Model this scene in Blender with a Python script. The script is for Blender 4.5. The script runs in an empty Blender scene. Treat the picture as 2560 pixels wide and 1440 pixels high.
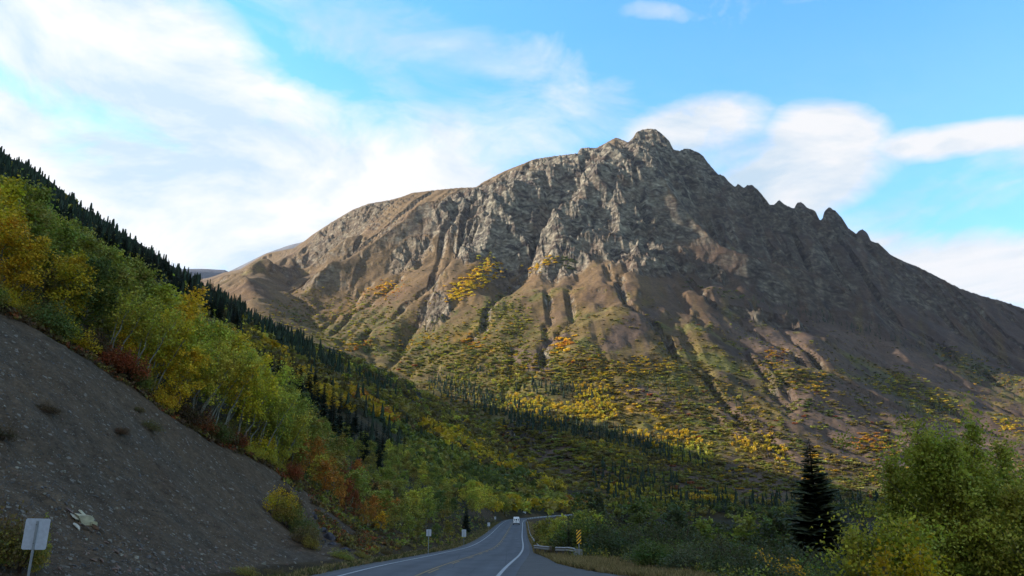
import bpy, bmesh, math, random
import numpy as np
from mathutils import Vector, Matrix, Euler

random.seed(7)
RNG = np.random.default_rng(11)
SC = bpy.context.scene
COL = SC.collection

# ------------------------------------------------------------------ camera, light, exposure
CAM_H = 2.8
F = 2009.0
PITCH = math.atan2(570.0, F)
cam_data = bpy.data.cameras.new("camera")
cam_data.sensor_width = 36.0
cam_data.lens = F / 2560.0 * 36.0
cam_data.clip_start = 0.2
cam_data.clip_end = 60000.0
cam = bpy.data.objects.new("camera", cam_data)
COL.objects.link(cam)
cam.location = (0, 0, CAM_H)
cam.rotation_euler = (math.radians(90) + PITCH, 0, 0)
SC.camera = cam

SUN_AZ = -81.0      # degrees clockwise from the view direction (+Y)
SUN_EL = 26.5
SUN_STRENGTH = 5.0
SKY_STRENGTH = 0.145
EXPOSURE = 1.35
HAZE = 1.1e-5

sun_data = bpy.data.lights.new("sun", 'SUN')
sun_data.energy = SUN_STRENGTH
sun_data.angle = math.radians(0.6)
sun_data.color = (1.0, 0.93, 0.83)
sun = bpy.data.objects.new("sun", sun_data)
COL.objects.link(sun)
_a, _e = math.radians(SUN_AZ), math.radians(SUN_EL)
SUN_DIR = Vector((math.sin(_a) * math.cos(_e), math.cos(_a) * math.cos(_e), math.sin(_e)))
sun.rotation_euler = SUN_DIR.to_track_quat('Z', 'Y').to_euler()
sun.location = SUN_DIR * 5000

SC.view_settings.view_transform = 'Standard'
SC.view_settings.look = 'None'
SC.view_settings.gamma = 1.0
SC.view_settings.use_curve_mapping = False
SC.view_settings.exposure = EXPOSURE
SC.render.engine = 'CYCLES'
try:
    SC.cycles.max_bounces = 5
    SC.cycles.diffuse_bounces = 2
    SC.cycles.glossy_bounces = 2
    SC.cycles.transmission_bounces = 3
    SC.cycles.volume_bounces = 0
    SC.cycles.transparent_max_bounces = 8
    SC.cycles.use_denoising = True
    SC.cycles.sample_clamp_indirect = 4.0
except Exception:
    pass


def ray(px, py):
    """world direction through a pixel of the 2560x1440 photograph"""
    dx = np.asarray(px, float) - 1280.0
    up = 720.0 - np.asarray(py, float)
    sp, cp = math.sin(PITCH), math.cos(PITCH)
    return dx, F * cp - up * sp, F * sp + up * cp


def az_t(px, py):
    X, Y, Z = ray(px, py)
    return np.degrees(np.arctan2(X, Y)), Z / np.hypot(X, Y)


def project(x, y, z):
    sp, cp = math.sin(PITCH), math.cos(PITCH)
    zz = z - CAM_H
    fwd = y * cp + zz * sp
    up = -y * sp + zz * cp
    fwd = np.where(fwd < 0.1, 0.1, fwd)
    return 1280 + F * x / fwd, 720 - F * up / fwd


def at_depth(px, py, Y):
    X, YY, Z = ray(px, py)
    return X / YY * Y, Y, CAM_H + Z / YY * Y


# ------------------------------------------------------------------ world: Nishita sky and clouds
def nd(nt, kind, **kw):
    n = nt.nodes.new(kind)
    for k, v in kw.items():
        setattr(n, k, v)
    return n


def build_world():
    w = bpy.data.worlds.new("World")
    SC.world = w
    w.use_nodes = True
    nt = w.node_tree
    nt.nodes.clear()
    L = nt.links.new
    out = nd(nt, 'ShaderNodeOutputWorld')
    sky = nd(nt, 'ShaderNodeTexSky')
    sky.sky_type = 'NISHITA'
    sky.sun_disc = False
    sky.sun_elevation = math.radians(SUN_EL)
    sky.sun_rotation = math.radians(SUN_AZ)
    sky.altitude = 700
    sky.air_density = 1.0
    sky.dust_density = 0.6
    sky.ozone_density = 1.0
    tc = nd(nt, 'ShaderNodeTexCoord')
    D = tc.outputs['Generated']
    tint = nd(nt, 'ShaderNodeMix', data_type='RGBA', blend_type='MULTIPLY')
    tint.inputs[0].default_value = 1.0
    L(sky.outputs[0], tint.inputs[6])
    tint.inputs[7].default_value = SKY_TINT

    def m(op, a, b=None, c=None, clamp=False):
        n = nd(nt, 'ShaderNodeMath', operation=op, use_clamp=clamp)
        for i, v in enumerate((a, b, c)):
            if v is None:
                continue
            if isinstance(v, (int, float)):
                n.inputs[i].default_value = v
            else:
                L(v, n.inputs[i])
        return n.outputs[0]

    def vm(op, a, b):
        n = nd(nt, 'ShaderNodeVectorMath', operation=op)
        for i, v in enumerate((a, b)):
            if isinstance(v, (tuple, list)):
                n.inputs[i].default_value = v
            elif v is not None:
                L(v, n.inputs[i])
        return n

    def noise(vec, scale, detail, rough, dist=0.0):
        n = nd(nt, 'ShaderNodeTexNoise')
        n.inputs['Scale'].default_value = scale
        n.inputs['Detail'].default_value = detail
        n.inputs['Roughness'].default_value = rough
        n.inputs['Distortion'].default_value = dist
        L(vec, n.inputs['Vector'])
        return n

    # gnomonic-like coordinates of a cloud sheet: direction / (elevation + k)
    warp = noise(D, 3.2, 4, 0.55)
    wc = vm('SUBTRACT', warp.outputs['Color'], (0.5, 0.5, 0.5))
    wsc = vm('MULTIPLY', wc.outputs[0], (0.065, 0.065, 0.05))
    DW = vm('ADD', D, wsc.outputs[0]).outputs[0]
    DS = vm('MULTIPLY', DW, (1.0, 1.0, 2.2)).outputs[0]
    fine = noise(DS, 6.5, 10, 0.66, 0.5).outputs['Fac']
    mid = noise(DS, 2.6, 8, 0.6, 0.3).outputs['Fac']

    # soft cloud bodies, each at its own direction (x east, z up), with size and tilt
    def body(px, py, rx, ry, rot, power=1.0, sharp=1.0):
        if py is None:
            d = Vector(px).normalized()
        else:
            X, Y, Z = ray(px, py)
            d = Vector((float(X), float(Y), float(Z))).normalized()
        right = Vector((d.y, -d.x, 0)).normalized()
        up = right.cross(d).normalized()
        c, s = math.cos(math.radians(rot)), math.sin(math.radians(rot))
        ax = right * c + up * s
        ay = up * c - right * s
        cosang = math.sqrt(max(0.2, 1.0))
        a1 = vm('DOT_PRODUCT', DW, tuple(ax * (F / rx))).outputs['Value']
        a2 = vm('DOT_PRODUCT', DW, tuple(ay * (F / ry))).outputs['Value']
        fr = vm('DOT_PRODUCT', DW, tuple(d)).outputs['Value']
        r2 = m('ADD', m('MULTIPLY', a1, a1), m('MULTIPLY', a2, a2))
        v = m('SUBTRACT', 1.0, m('MULTIPLY', r2, 0.5 * sharp))
        v = m('MAXIMUM', v, 0.0)
        fm = m('GREATER_THAN', fr, 0.0)
        return m('MULTIPLY', m('MULTIPLY', v, fm), power)

    cov = None
    for b in CLOUDS:
        v = body(*b)
        cov = v if cov is None else m('MAXIMUM', cov, v)
    for b in CLEAR:
        v = body(*b)
        cov = m('SUBTRACT', cov, v)
    n1 = m('MULTIPLY', m('SUBTRACT', fine, 0.5), 2.0)
    n2 = m('MULTIPLY', m('SUBTRACT', mid, 0.5), 1.1)
    # elsewhere in the sky: broken thin cloud of the same kind
    cov = m('ADD', cov, -0.02)
    cov = m('ADD', m('ADD', cov, n1), n2)
    mr = nd(nt, 'ShaderNodeMapRange')
    L(cov, mr.inputs[0])
    mr.inputs[1].default_value = 0.08
    mr.inputs[2].default_value = 1.02
    cover = mr.outputs[0]
    # thin veil everywhere
    sepz = nd(nt, 'ShaderNodeSeparateXYZ')
    L(D, sepz.inputs[0])
    low = nd(nt, 'ShaderNodeMapRange')
    L(sepz.outputs[2], low.inputs[0])
    low.inputs[1].default_value = 0.10
    low.inputs[2].default_value = 0.55
    low.inputs[3].default_value = 0.62
    low.inputs[4].default_value = 0.0
    veil = m('MULTIPLY', mid, low.outputs[0])
    cover = m('MAXIMUM', cover, veil, clamp=True)
    # cloud brightness: thick parts greyer blue below, bright to the sun side
    shade = nd(nt, 'ShaderNodeMapRange')
    L(noise(DS, 3.4, 9, 0.62, .4).outputs['Fac'], shade.inputs[0])
    shade.inputs[1].default_value = 0.41
    shade.inputs[2].default_value = 0.57
    cm = nd(nt, 'ShaderNodeMix', data_type='RGBA')
    L(shade.outputs[0], cm.inputs[0])
    cm.inputs[6].default_value = (0.62, 0.78, 0.93, 1)
    cm.inputs[7].default_value = (1.0, 1.0, 1.02, 1)
    # clouds nearer to the sun glow more
    sd = vm('DOT_PRODUCT', D, tuple(SUN_DIR)).outputs['Value']
    glow = nd(nt, 'ShaderNodeMapRange')
    L(sd, glow.inputs[0])
    glow.inputs[1].default_value = 0.1
    glow.inputs[2].default_value = 0.95
    glow.inputs[3].default_value = 1.0
    glow.inputs[4].default_value = 1.18
    bgs = nd(nt, 'ShaderNodeBackground')
    L(tint.outputs[2], bgs.inputs[0])
    bgs.inputs[1].default_value = SKY_STRENGTH
    bgc = nd(nt, 'ShaderNodeBackground')
    L(cm.outputs[2], bgc.inputs[0])
    L(m('MULTIPLY', glow.outputs[0], CLOUD_BRIGHT), bgc.inputs[1])
    mx = nd(nt, 'ShaderNodeMixShader')
    L(cover, mx.inputs[0])
    L(bgs.outputs[0], mx.inputs[1])
    L(bgc.outputs[0], mx.inputs[2])
    L(mx.outputs[0], out.inputs[0])
    w.cycles.sampling_method = 'MANUAL'
    w.cycles.sample_map_resolution = 512


SKY_TINT = (0.46, 0.98, 1.25, 1)
CLOUD_BRIGHT = 0.37
# px, py, half-width, half-height, tilt (degrees), weight, falloff
CLOUDS = [
    (180, 90, 430, 170, -10, 1.5, 1.0),
    (500, 300, 440, 180, -42, 1.45, 1.0),
    (760, 430, 600, 170, -8, 1.4, 1.0),
    (520, 560, 700, 180, 0, 1.3, 1.0),
    (1150, 350, 330, 90, 8, 0.8, 1.0),
    (-250, 300, 380, 300, 0, 1.3, 1.0),
    (1745, 305, 150, 66, 4, 1.5, 1.0),
    (1830, 360, 200, 70, -8, 0.8, 1.0),
    (2045, 325, 120, 66, -14, 1.6, 1.0),
    (1975, 440, 190, 90, 8, 1.6, 1.0),
    (2450, 340, 270, 34, -9, 1.25, 1.0),
    (2430, 680, 360, 80, -15, 1.35, 1.0),
    (2350, 500, 260, 60, 12, 0.6, 1.0),
    (1645, 32, 80, 18, -12, 0.7, 1.0),
    (2900, 300, 300, 60, 0, 1.1, 1.0),
    (3200, 700, 500, 120, 0, 1.2, 1.0),
    (-900, 300, 700, 300, 0, 1.2, 1.0),
    (880, 60, 420, 110, -22, 0.55, 1.0),
    (1280, 180, 420, 80, -18, 0.5, 1.0),
    # unseen clouds added beside, above and behind the camera to whiten the sky light
    ((-.8, -.5, .6), None, 1500, 800, 10, 1.1, 1.0),
    ((.7, -.6, .5), None, 1500, 700, -8, 1.1, 1.0),
    ((.1, -.8, .9), None, 1400, 900, 5, 1.05, 1.0),
    ((.9, .2, .45), None, 900, 500, 12, 1.0, 1.0),
    ((-.9, .1, .9), None, 900, 600, -12, 1.05, 1.0),
]
CLEAR = [
    (200, 245, 270, 40, -12, 0.5, 1.0),
    (2250, 120, 480, 110, 0, 0.45, 1.0),
    (820, 190, 200, 60, -35, 0.3, 1.0),
]
build_world()


# ------------------------------------------------------------------ numeric helpers
def _hash(ix, iy, seed):
    h = (ix.astype(np.int64) * 374761393 + iy.astype(np.int64) * 668265263 + seed * 1442695041) & 0xFFFFFFFF
    h = ((h ^ (h >> 13)) * 1274126177) & 0xFFFFFFFF
    h = (h ^ (h >> 16)) & 0xFFFFFFFF
    return h.astype(np.float64) / 4294967295.0


def gnoise(x, y, seed=0):
    """2-D gradient noise, about -1..1"""
    x = np.asarray(x, float)
    y = np.asarray(y, float)
    ix, iy = np.floor(x), np.floor(y)
    fx, fy = x - ix, y - iy
    ux, uy = fx * fx * fx * (fx * (fx * 6 - 15) + 10), fy * fy * fy * (fy * (fy * 6 - 15) + 10)
    r = []
    for ox in (0, 1):
        for oy in (0, 1):
            a = _hash(ix + ox, iy + oy, seed) * 2 * math.pi
            r.append(np.cos(a) * (fx - ox) + np.sin(a) * (fy - oy))
    a = r[0] * (1 - uy) + r[1] * uy
    b = r[2] * (1 - uy) + r[3] * uy
    return (a * (1 - ux) + b * ux) * 1.5


def fbm(x, y, octaves, seed=0, gain=0.5, lac=2.03):
    s, amp, tot = 0, 1.0, 0
    for o in range(octaves):
        s = s + amp * gnoise(x * lac ** o + 17.3 * o, y * lac ** o - 9.1 * o, seed + o)
        tot += amp
        amp *= gain
    return s / tot


def ridged(x, y, octaves, seed=0, gain=0.55, lac=2.07):
    s, amp, tot, w = 0, 1.0, 0, 1.0
    for o in range(octaves):
        n = 1 - np.abs(gnoise(x * lac ** o + 31.7 * o, y * lac ** o + 5.9 * o, seed + o))
        n = n * n * w
        s = s + amp * n
        w = np.clip(n * 1.6, 0, 1)
        tot += amp
        amp *= gain
    return s / tot


def sstep(a, b, x):
    t = np.clip((np.asarray(x, float) - a) / (b - a), 0, 1)
    return t * t * (3 - 2 * t)


# ------------------------------------------------------------------ road centre line
ROAD_PTS = []
for px, py, Y in [(1047, 1440, 38), (1198, 1385, 73), (1243, 1365, 115), (1263, 1340, 176), (1279, 1312, 268),
                  (1284, 1305, 320)]:
    ROAD_PTS.append(at_depth(px, py, Y))
ROAD_PTS = [(-7.5, -60, 0.0), (-6.4, -20, 0.0), (-5.4, 5, 0.0)] + [tuple(float(v) for v in p) for p in ROAD_PTS]
ROAD_PTS += [tuple(float(v) for v in at_depth(px, py, Y)) for px, py, Y in
             [(1296, 1299, 365), (1330, 1295, 402), (1385, 1291, 436), (1450, 1287, 470), (1560, 1283, 520)]]


def catmull(pts, n):
    pts = [np.array(p, float) for p in pts]
    P = [2 * pts[0] - pts[1]] + pts + [2 * pts[-1] - pts[-2]]
    out = []
    for i in range(1, len(P) - 2):
        p0, p1, p2, p3 = P[i - 1:i + 3]
        # centripetal form keeps uneven spacing smooth
        t0 = 0.0
        t1 = t0 + max(np.linalg.norm(p1 - p0), 1e-6) ** 0.5
        t2 = t1 + max(np.linalg.norm(p2 - p1), 1e-6) ** 0.5
        t3 = t2 + max(np.linalg.norm(p3 - p2), 1e-6) ** 0.5
        k = max(2, int(n * np.linalg.norm(p2 - p1)))
        for j in range(k):
            t = t1 + (t2 - t1) * j / k
            A1 = (t1 - t) / (t1 - t0) * p0 + (t - t0) / (t1 - t0) * p1
            A2 = (t2 - t) / (t2 - t1) * p1 + (t - t1) / (t2 - t1) * p2
            A3 = (t3 - t) / (t3 - t2) * p2 + (t - t2) / (t3 - t2) * p3
            B1 = (t2 - t) / (t2 - t0) * A1 + (t - t0) / (t2 - t0) * A2
            B2 = (t3 - t) / (t3 - t1) * A2 + (t - t1) / (t3 - t1) * A3
            out.append((t2 - t) / (t2 - t1) * B1 + (t - t1) / (t2 - t1) * B2)
    out.append(pts[-1])
    return np.array(out)


ROAD = catmull(ROAD_PTS, 0.5)       # a point every 2 m


def road_frame(R):
    T = np.gradient(R[:, :2], axis=0)
    T /= np.linalg.norm(T, axis=1)[:, None]
    N = np.stack([T[:, 1], -T[:, 0]], 1)    # to the right
    return T, N


ROAD_T, ROAD_N = road_frame(ROAD)


def road_query(x, y):
    """signed lateral distance (right positive), road height and distance to the centre line"""
    shp = np.shape(x)
    x = np.ravel(x)
    y = np.ravel(y)
    best = np.full(x.shape, 1e9)
    lat = np.full(x.shape, 1e9)
    zz = np.zeros(x.shape)
    for i in range(0, len(ROAD)):
        dx, dy = x - ROAD[i, 0], y - ROAD[i, 1]
        d = dx * dx + dy * dy
        k = d < best
        best[k] = d[k]
        lat[k] = (dx * ROAD_N[i, 0] + dy * ROAD_N[i, 1])[k]
        zz[k] = ROAD[i, 2]
    return lat.reshape(shp), zz.reshape(shp), np.sqrt(best).reshape(shp)


# ------------------------------------------------------------------ terrain: feature lines lofted into a height field
# every line: in-frame picks (px, py, range in m), and off-frame ones ('a', azimuth, height z, range); unseen heights to the left are shaped for the shade they cast
def deg_line(items):
    az, z, r = [], [], []
    for it in items:
        if it[0] == 'a':
            az.append(it[1]); z.append(it[2]); r.append(it[3])
        elif it[0] == 'z':                      # ('z', px, r, z): a range and height at that column near the horizon
            a, _ = az_t(it[1], 1290)
            az.append(float(a)); z.append(it[3]); r.append(it[2])
        else:
            a, t = az_t(it[0], it[1])
            az.append(float(a)); r.append(it[2]); z.append(CAM_H + float(t) * it[2])
    o = np.argsort(az)
    return np.array(az)[o], np.array(z)[o], np.array(r)[o]


L_foot = deg_line([('a', -180, 0, 40), ('a', -130, 0, 21), ('a', -90, .2, 14.8), ('a', -60, .2, 17), ('a', -45, .2, 21), ('a', -31, .2, 29),
                   ('a', -22, .1, 40), ('a', -16, -.1, 54), ('z', 940, 68, -.2), ('z', 1060, 82, -.4), ('z', 1130, 105, -1.0),
                   ('z', 1190, 150, -1.3), ('z', 1235, 230, -.6), ('z', 1262, 320, .2), ('z', 1300, 400, 1.6), ('z', 1380, 420, 2.2),
                   ('z', 1440, 300, 0), ('z', 1500, 120, -1.5), ('z', 1700, 60, -1.2), ('z', 2100, 40, -1.4),
                   ('a', 45, -1.0, 30), ('a', 90, 0, 30), ('a', 180, 0, 40)])
L_top = deg_line([('a', -180, 2, 120), ('a', -130, 14, 48), ('a', -90, 16, 38), ('a', -60, 17, 45), ('a', -45, 18, 55), (0, 780, 68), (200, 880, 70),
                  (450, 1060, 74), (700, 1185, 86), (800, 1250, 94), (920, 1315, 108), (1060, 1332, 120), (1150, 1318, 150),
                  (1190, 1285, 175), (1235, 1280, 270), (1262, 1285, 350), ('z', 1300, 425, 4), ('z', 1380, 450, 5),
                  ('z', 1450, 330, -1), ('z', 1500, 170, -6), ('z', 1700, 110, -5), ('z', 2100, 85, -4.5), ('a', 45, -5, 80), ('a', 90, -2, 120),
                  ('a', 180, 0, 120)])
L_mid = deg_line([('a', -180, 30, 400), ('a', -130, 130, 260), ('a', -90, 150, 260), ('a', -60, 140, 260), ('a', -45, 118, 260), (0, 600, 250), (300, 735, 250), (560, 880, 250),
                  (700, 985, 250), (900, 1130, 260), (1100, 1232, 290), (1235, 1262, 380), (1300, 1270, 470), (1400, 1274, 540),
                  ('z', 1500, 330, -14), ('z', 1700, 260, -14), ('z', 2100, 240, -12), ('a', 45, -10, 240), ('a', 90, 0, 300), ('a', 180, 10, 400)])
L_sil = deg_line([('a', -180, 60, 1000), ('a', -130, 600, 900), ('a', -90, 640, 900), ('a', -60, 610, 920), ('a', -45, 555, 950), (-200, 300, 980), (0, 412, 980), (200, 556, 980),
                  (430, 705, 1000), (640, 818, 1030), (760, 880, 1050), (1000, 972, 1000), (1240, 1100, 880), (1340, 1178, 800),
                  (1440, 1236, 740), ('z', 1530, 620, -8), ('z', 1700, 560, -14), ('z', 2100, 560, -12), ('a', 45, -8, 560), ('a', 90, 20, 800),
                  ('a', 180, 60, 1000)])
L_hol = deg_line([('a', -180, 80, 1300), ('a', -130, 750, 1250), ('a', -90, 820, 1320), ('a', -60, 790, 1350), ('a', -45, 730, 1420), ('a', -38, 660, 1400), (0, 560, 1250), (200, 660, 1250),
                  (430, 780, 1250), (640, 860, 1250), (760, 925, 1220), (1000, 1020, 1130), (1240, 1150, 980), (1340, 1205, 850),
                  (1440, 1256, 770), ('z', 1530, 690, -8), ('z', 1700, 680, -12), ('z', 2100, 680, -8), ('a', 45, 0, 700), ('a', 90, 60, 1100),
                  ('a', 180, 100, 1300)])
L_base = deg_line([('a', -180, 120, 1800), ('a', -130, 800, 1700), ('a', -90, 900, 1900), ('a', -60, 890, 2000), ('a', -45, 790, 2100), ('a', -38, 760, 2000), (0, 610, 1900), (200, 690, 1900),
                   (430, 760, 2000), (560, 800, 1900), (640, 835, 1700), (800, 915, 1450), (1000, 985, 1300), (1240, 1120, 1060),
                   (1340, 1190, 900), (1440, 1242, 840), (1530, 1262, 800), (1700, 1266, 800), (2100, 1266, 860), (2560, 1262, 960),
                   ('a', 45, 25, 850), ('a', 90, 120, 1500), ('a', 180, 150, 1800)])
L_m1 = deg_line([('a', -180, 150, 2500), ('a', -130, 750, 2500), ('a', -90, 850, 2600), ('a', -60, 850, 2600), ('a', -45, 760, 2700), ('a', -38, 700, 2700), (0, 670, 2500), (200, 730, 2500),
                 (430, 735, 2900), (560, 752, 2500), (640, 792, 2200), (800, 838, 1950), (1000, 905, 1650), (1200, 965, 1400),
                 (1400, 1010, 1260), (1600, 1060, 1200), (1900, 1075, 1260), (2200, 1100, 1380), (2560, 1130, 1560),
                 ('a', 45, 120, 1600), ('a', 90, 250, 2000), ('a', 180, 180, 2500)])
L_m2 = deg_line([('a', -180, 150, 3200), ('a', -130, 650, 3200), ('a', -90, 750, 3200), ('a', -60, 750, 3200), ('a', -45, 680, 3400), ('a', -38, 620, 3400), (0, 740, 3400), (200, 760, 3400),
                 (430, 715, 4200), (560, 715, 3600), (640, 705, 3200), (800, 680, 2800), (1000, 690, 2300), (1200, 705, 2030),
                 (1400, 725, 1900), (1600, 745, 1890), (1900, 800, 2020), (2200, 870, 2180), (2560, 965, 2380),
                 ('a', 45, 350, 2400), ('a', 90, 400, 2800), ('a', 180, 150, 3200)])
CREST = [(0, 760, 4200), (200, 770, 4600), (430, 712, 5400), (520, 703, 5000), (560, 690, 4800), (600, 672, 4500), (640, 640, 4250), (668, 627, 4150), (700, 623, 4050),
         (735, 617, 3950), (765, 597, 3880), (780, 585, 3850), (840, 549, 3750), (880, 525, 3680), (920, 511, 3620),
         (980, 497, 3500), (1005, 492, 3470), (1030, 482, 3430), (1100, 474, 3330), (1150, 469, 3260), (1190, 468, 3210),
         (1205, 456, 3190), (1262, 426, 3130), (1300, 412, 3100), (1335, 397, 3070), (1400, 388, 3030), (1443, 383, 3010),
         (1452, 370, 3010), (1470, 368, 3000), (1490, 371, 3000), (1520, 354, 2990), (1540, 344, 2990), (1558, 349, 2980),
         (1570, 354, 2980), (1582, 344, 2980), (1590, 330, 2980), (1606, 322, 2980), (1625, 319, 2980), (1640, 322, 2986), (1655, 334, 2992),
         (1672, 351, 2999), (1684, 374, 3004), (1700, 378, 3011), (1712, 372, 3016), (1726, 373, 3022), (1745, 382, 3030), (1758, 390, 3035),
         (1772, 410, 3041), (1795, 436, 3051), (1810, 440, 3057), (1822, 455, 3062), (1838, 468, 3069), (1845, 460, 3072),
         (1860, 470, 3078), (1868, 464, 3082), (1880, 462, 3087), (1895, 475, 3093), (1910, 493, 3099), (1925, 513, 3106), (1936, 512, 3110),
         (1948, 500, 3115), (1965, 514, 3122), (1985, 522, 3131), (1993, 508, 3134), (2003, 505, 3138), (2018, 520, 3145), (2038, 528, 3153),
         (2050, 552, 3158), (2056, 548, 3161), (2063, 526, 3163), (2072, 518, 3167), (2090, 528, 3175), (2108, 550, 3182), (2122, 572, 3188),
         (2140, 585, 3196), (2148, 577, 3199), (2156, 574, 3203), (2168, 582, 3208), (2178, 604, 3212), (2196, 608, 3219), (2228, 638, 3233), (2262, 655, 3247),
         (2290, 665, 3259), (2330, 685, 3276), (2400, 722, 3305), (2460, 742, 3330), (2510, 755, 3351), (2560, 772, 3372),
         (2700, 835, 3431), (2900, 920, 3515)]
L_crest = deg_line([('a', -180, 150, 4200), ('a', -130, 500, 4200), ('a', -90, 600, 4200), ('a', -60, 600, 4200), ('a', -45, 500, 4200)] + CREST +
                   [('a', 60, 500, 3500), ('a', 90, 500, 3500), ('a', 180, 150, 4200)])
LINES = [L_foot, L_top, L_mid, L_sil, L_hol, L_base, L_m1, L_m2, L_crest]

AZ = np.concatenate([np.arange(-180, -60, 4.0), np.arange(-60, -36, 0.5), np.arange(-36, 35.01, 0.072), np.arange(35.5, 60, 0.5),
                     np.arange(60, 180.1, 4.0)])
NA = len(AZ)


def line_at(line, az, smooth=0.0):
    a, z, r = line
    inv = np.interp(az, a, 1.0 / r)
    t = np.interp(az, a, z / r)
    if smooth > 0:
        fine = np.linspace(-60, 60, 2401)
        k = int(smooth / 0.05)
        ker = np.exp(-0.5 * (np.arange(-3 * k, 3 * k + 1) / k) ** 2)
        ker /= ker.sum()
        def sm(v):
            p = np.concatenate([np.full(3 * k, v[0]), v, np.full(3 * k, v[-1])])
            return np.convolve(p, ker, 'valid')
        fi, ft = sm(np.interp(fine, a, 1.0 / r)), sm(np.interp(fine, a, z / r))
        w = sstep(58, 50, np.abs(az)) if False else (np.abs(az) < 55)
        inv = np.where(w, np.interp(az, fine, fi), inv)
        t = np.where(w, np.interp(az, fine, ft), t)
    return 1.0 / inv, t / inv


SMOOTH = [0.6, 0.6, 1.2, 0.25, 1.2, 1.5, 2.0, 2.0, 1.6]
Rk, Zk = [np.full(NA, 4.0)], [np.zeros(NA)]
for ln, s in zip(LINES, SMOOTH):
    r, z = line_at(ln, AZ, s)
    Rk.append(np.maximum(r, Rk[-1] * 1.02 + 1))
    Zk.append(z)
R_CREST = Rk[-1]
_, z_sharp = line_at(L_crest, AZ, 0.0)
z_sharp = z_sharp + (AZ > -14) * (3.5 * fbm(AZ * 5.0, AZ * 0, 4, 7) + (2.5 + 5 * (AZ > 2)) * np.abs(fbm(AZ * 14.0, AZ * 0, 3, 9)))
DCREST = z_sharp - Zk[-1]
Rk.append(R_CREST + 450); Zk.append(Zk[-1] - 330)
Rk.append(R_CREST + 1600); Zk.append(Zk[-1] * 0.5)
Rk.append(np.full(NA, 9000.0)); Zk.append(np.full(NA, 100.0))
Rk, Zk = np.array(Rk), np.array(Zk)


def pchip(Xk, Yk, x):
    """monotone cubic through the lines of every column; x is shared by all columns. Returns (len(x), ncol)"""
    h = np.diff(Xk, axis=0)
    d = np.diff(Yk, axis=0) / h
    m = np.zeros_like(Yk)
    w1, w2 = 2 * h[1:] + h[:-1], h[1:] + 2 * h[:-1]
    same = d[1:] * d[:-1] > 0
    with np.errstate(divide='ignore', invalid='ignore'):
        hm = (w1 + w2) / (w1 / d[:-1] + w2 / d[1:])
    m[1:-1] = np.where(same, hm, 0)
    m[0], m[-1] = d[0], d[-1]
    out = np.zeros((len(x), Xk.shape[1]))
    for c in range(Xk.shape[1]):
        xk = Xk[:, c]
        i = np.clip(np.searchsorted(xk, x) - 1, 0, len(xk) - 2)
        t = (x - xk[i]) / h[i, c]
        t = np.clip(t, 0, 1)
        t2, t3 = t * t, t * t * t
        out[:, c] = ((2 * t3 - 3 * t2 + 1) * Yk[i, c] + (t3 - 2 * t2 + t) * h[i, c] * m[i, c] +
                     (-2 * t3 + 3 * t2) * Yk[i + 1, c] + (t3 - t2) * h[i, c] * m[i + 1, c])
    return out


def geo(a, b, q):
    n = int(math.log(b / a) / math.log(q)) + 1
    return list(np.geomspace(a, b, n, endpoint=False))


RR = np.array([0.0, 4.0, 8.0] + geo(12, 130, 1.0125) + geo(130, 900, 1.013) + list(np.arange(900, 3300, 8.5)) +
              list(np.arange(3300, 4400, 16)) + list(np.arange(4400, 6200, 60)) + [7000, 9000])
NR = len(RR)
GX = RR[:, None] * np.sin(np.radians(AZ))[None]
GY = RR[:, None] * np.cos(np.radians(AZ))[None]
BASE = pchip(Rk, Zk, RR)


def sample(grid, x, y):
    r = np.hypot(x, y)
    a = np.degrees(np.arctan2(x, y))
    fi = np.clip(np.interp(r, RR, np.arange(NR)), 0, NR - 1.001)
    fj = np.clip(np.interp(a, AZ, np.arange(NA)), 0, NA - 1.001)
    i, j = fi.astype(int), fj.astype(int)
    u, v = fi - i, fj - j
    return (grid[i, j] * (1 - u) * (1 - v) + grid[i + 1, j] * u * (1 - v) + grid[i, j + 1] * (1 - u) * v + grid[i + 1, j + 1] * u * v)


def hit(px, py, Z=None):
    """where the line of sight through a pixel first meets the terrain (numpy arrays allowed)"""
    Z = BASE if Z is None else Z
    a, t = az_t(np.atleast_1d(px).astype(float), np.atleast_1d(py).astype(float))
    res = []
    for ai, ti in zip(a, t):
        fj = np.interp(ai, AZ, np.arange(NA))
        j = min(int(fj), NA - 2)
        v = fj - j
        col = Z[:, j] * (1 - v) + Z[:, j + 1] * v
        tt = (col[3:] - CAM_H) / RR[3:]
        k = np.argmax(tt >= ti)
        if tt[k] < ti:
            k = int(np.argmax(tt))
            r = RR[3 + k]
        elif k == 0:
            r = RR[3]
        else:
            u = (ti - tt[k - 1]) / (tt[k] - tt[k - 1])
            r = RR[2 + k] + u * (RR[3 + k] - RR[2 + k])
        x, y = r * math.sin(math.radians(ai)), r * math.cos(math.radians(ai))
        res.append((x, y, float(np.interp(r, RR, col))))
    return np.array(res)


# ------------------------------------------------------------------ mountain sculpting on a square grid: ribs, crags, water erosion
DX = 12.0
ex = np.arange(-3300, 2700, DX)
ey = np.arange(500, 5900, DX)
EX, EY = np.meshgrid(ex, ey, indexing='ij')
EZ = sample(BASE, EX, EY)
r_base = np.interp(np.degrees(np.arctan2(EX, EY)), AZ, Rk[6])
r_crest = np.interp(np.degrees(np.arctan2(EX, EY)), AZ, Rk[9])
ER = np.hypot(EX, EY)
EAZ = np.degrees(np.arctan2(EX, EY))
mmask = sstep(0, 450, ER - r_base) * sstep(-27, -21, EAZ)
lower = sstep(0.25, 0.7, (ER - r_base) / (r_crest - r_base))

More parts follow.
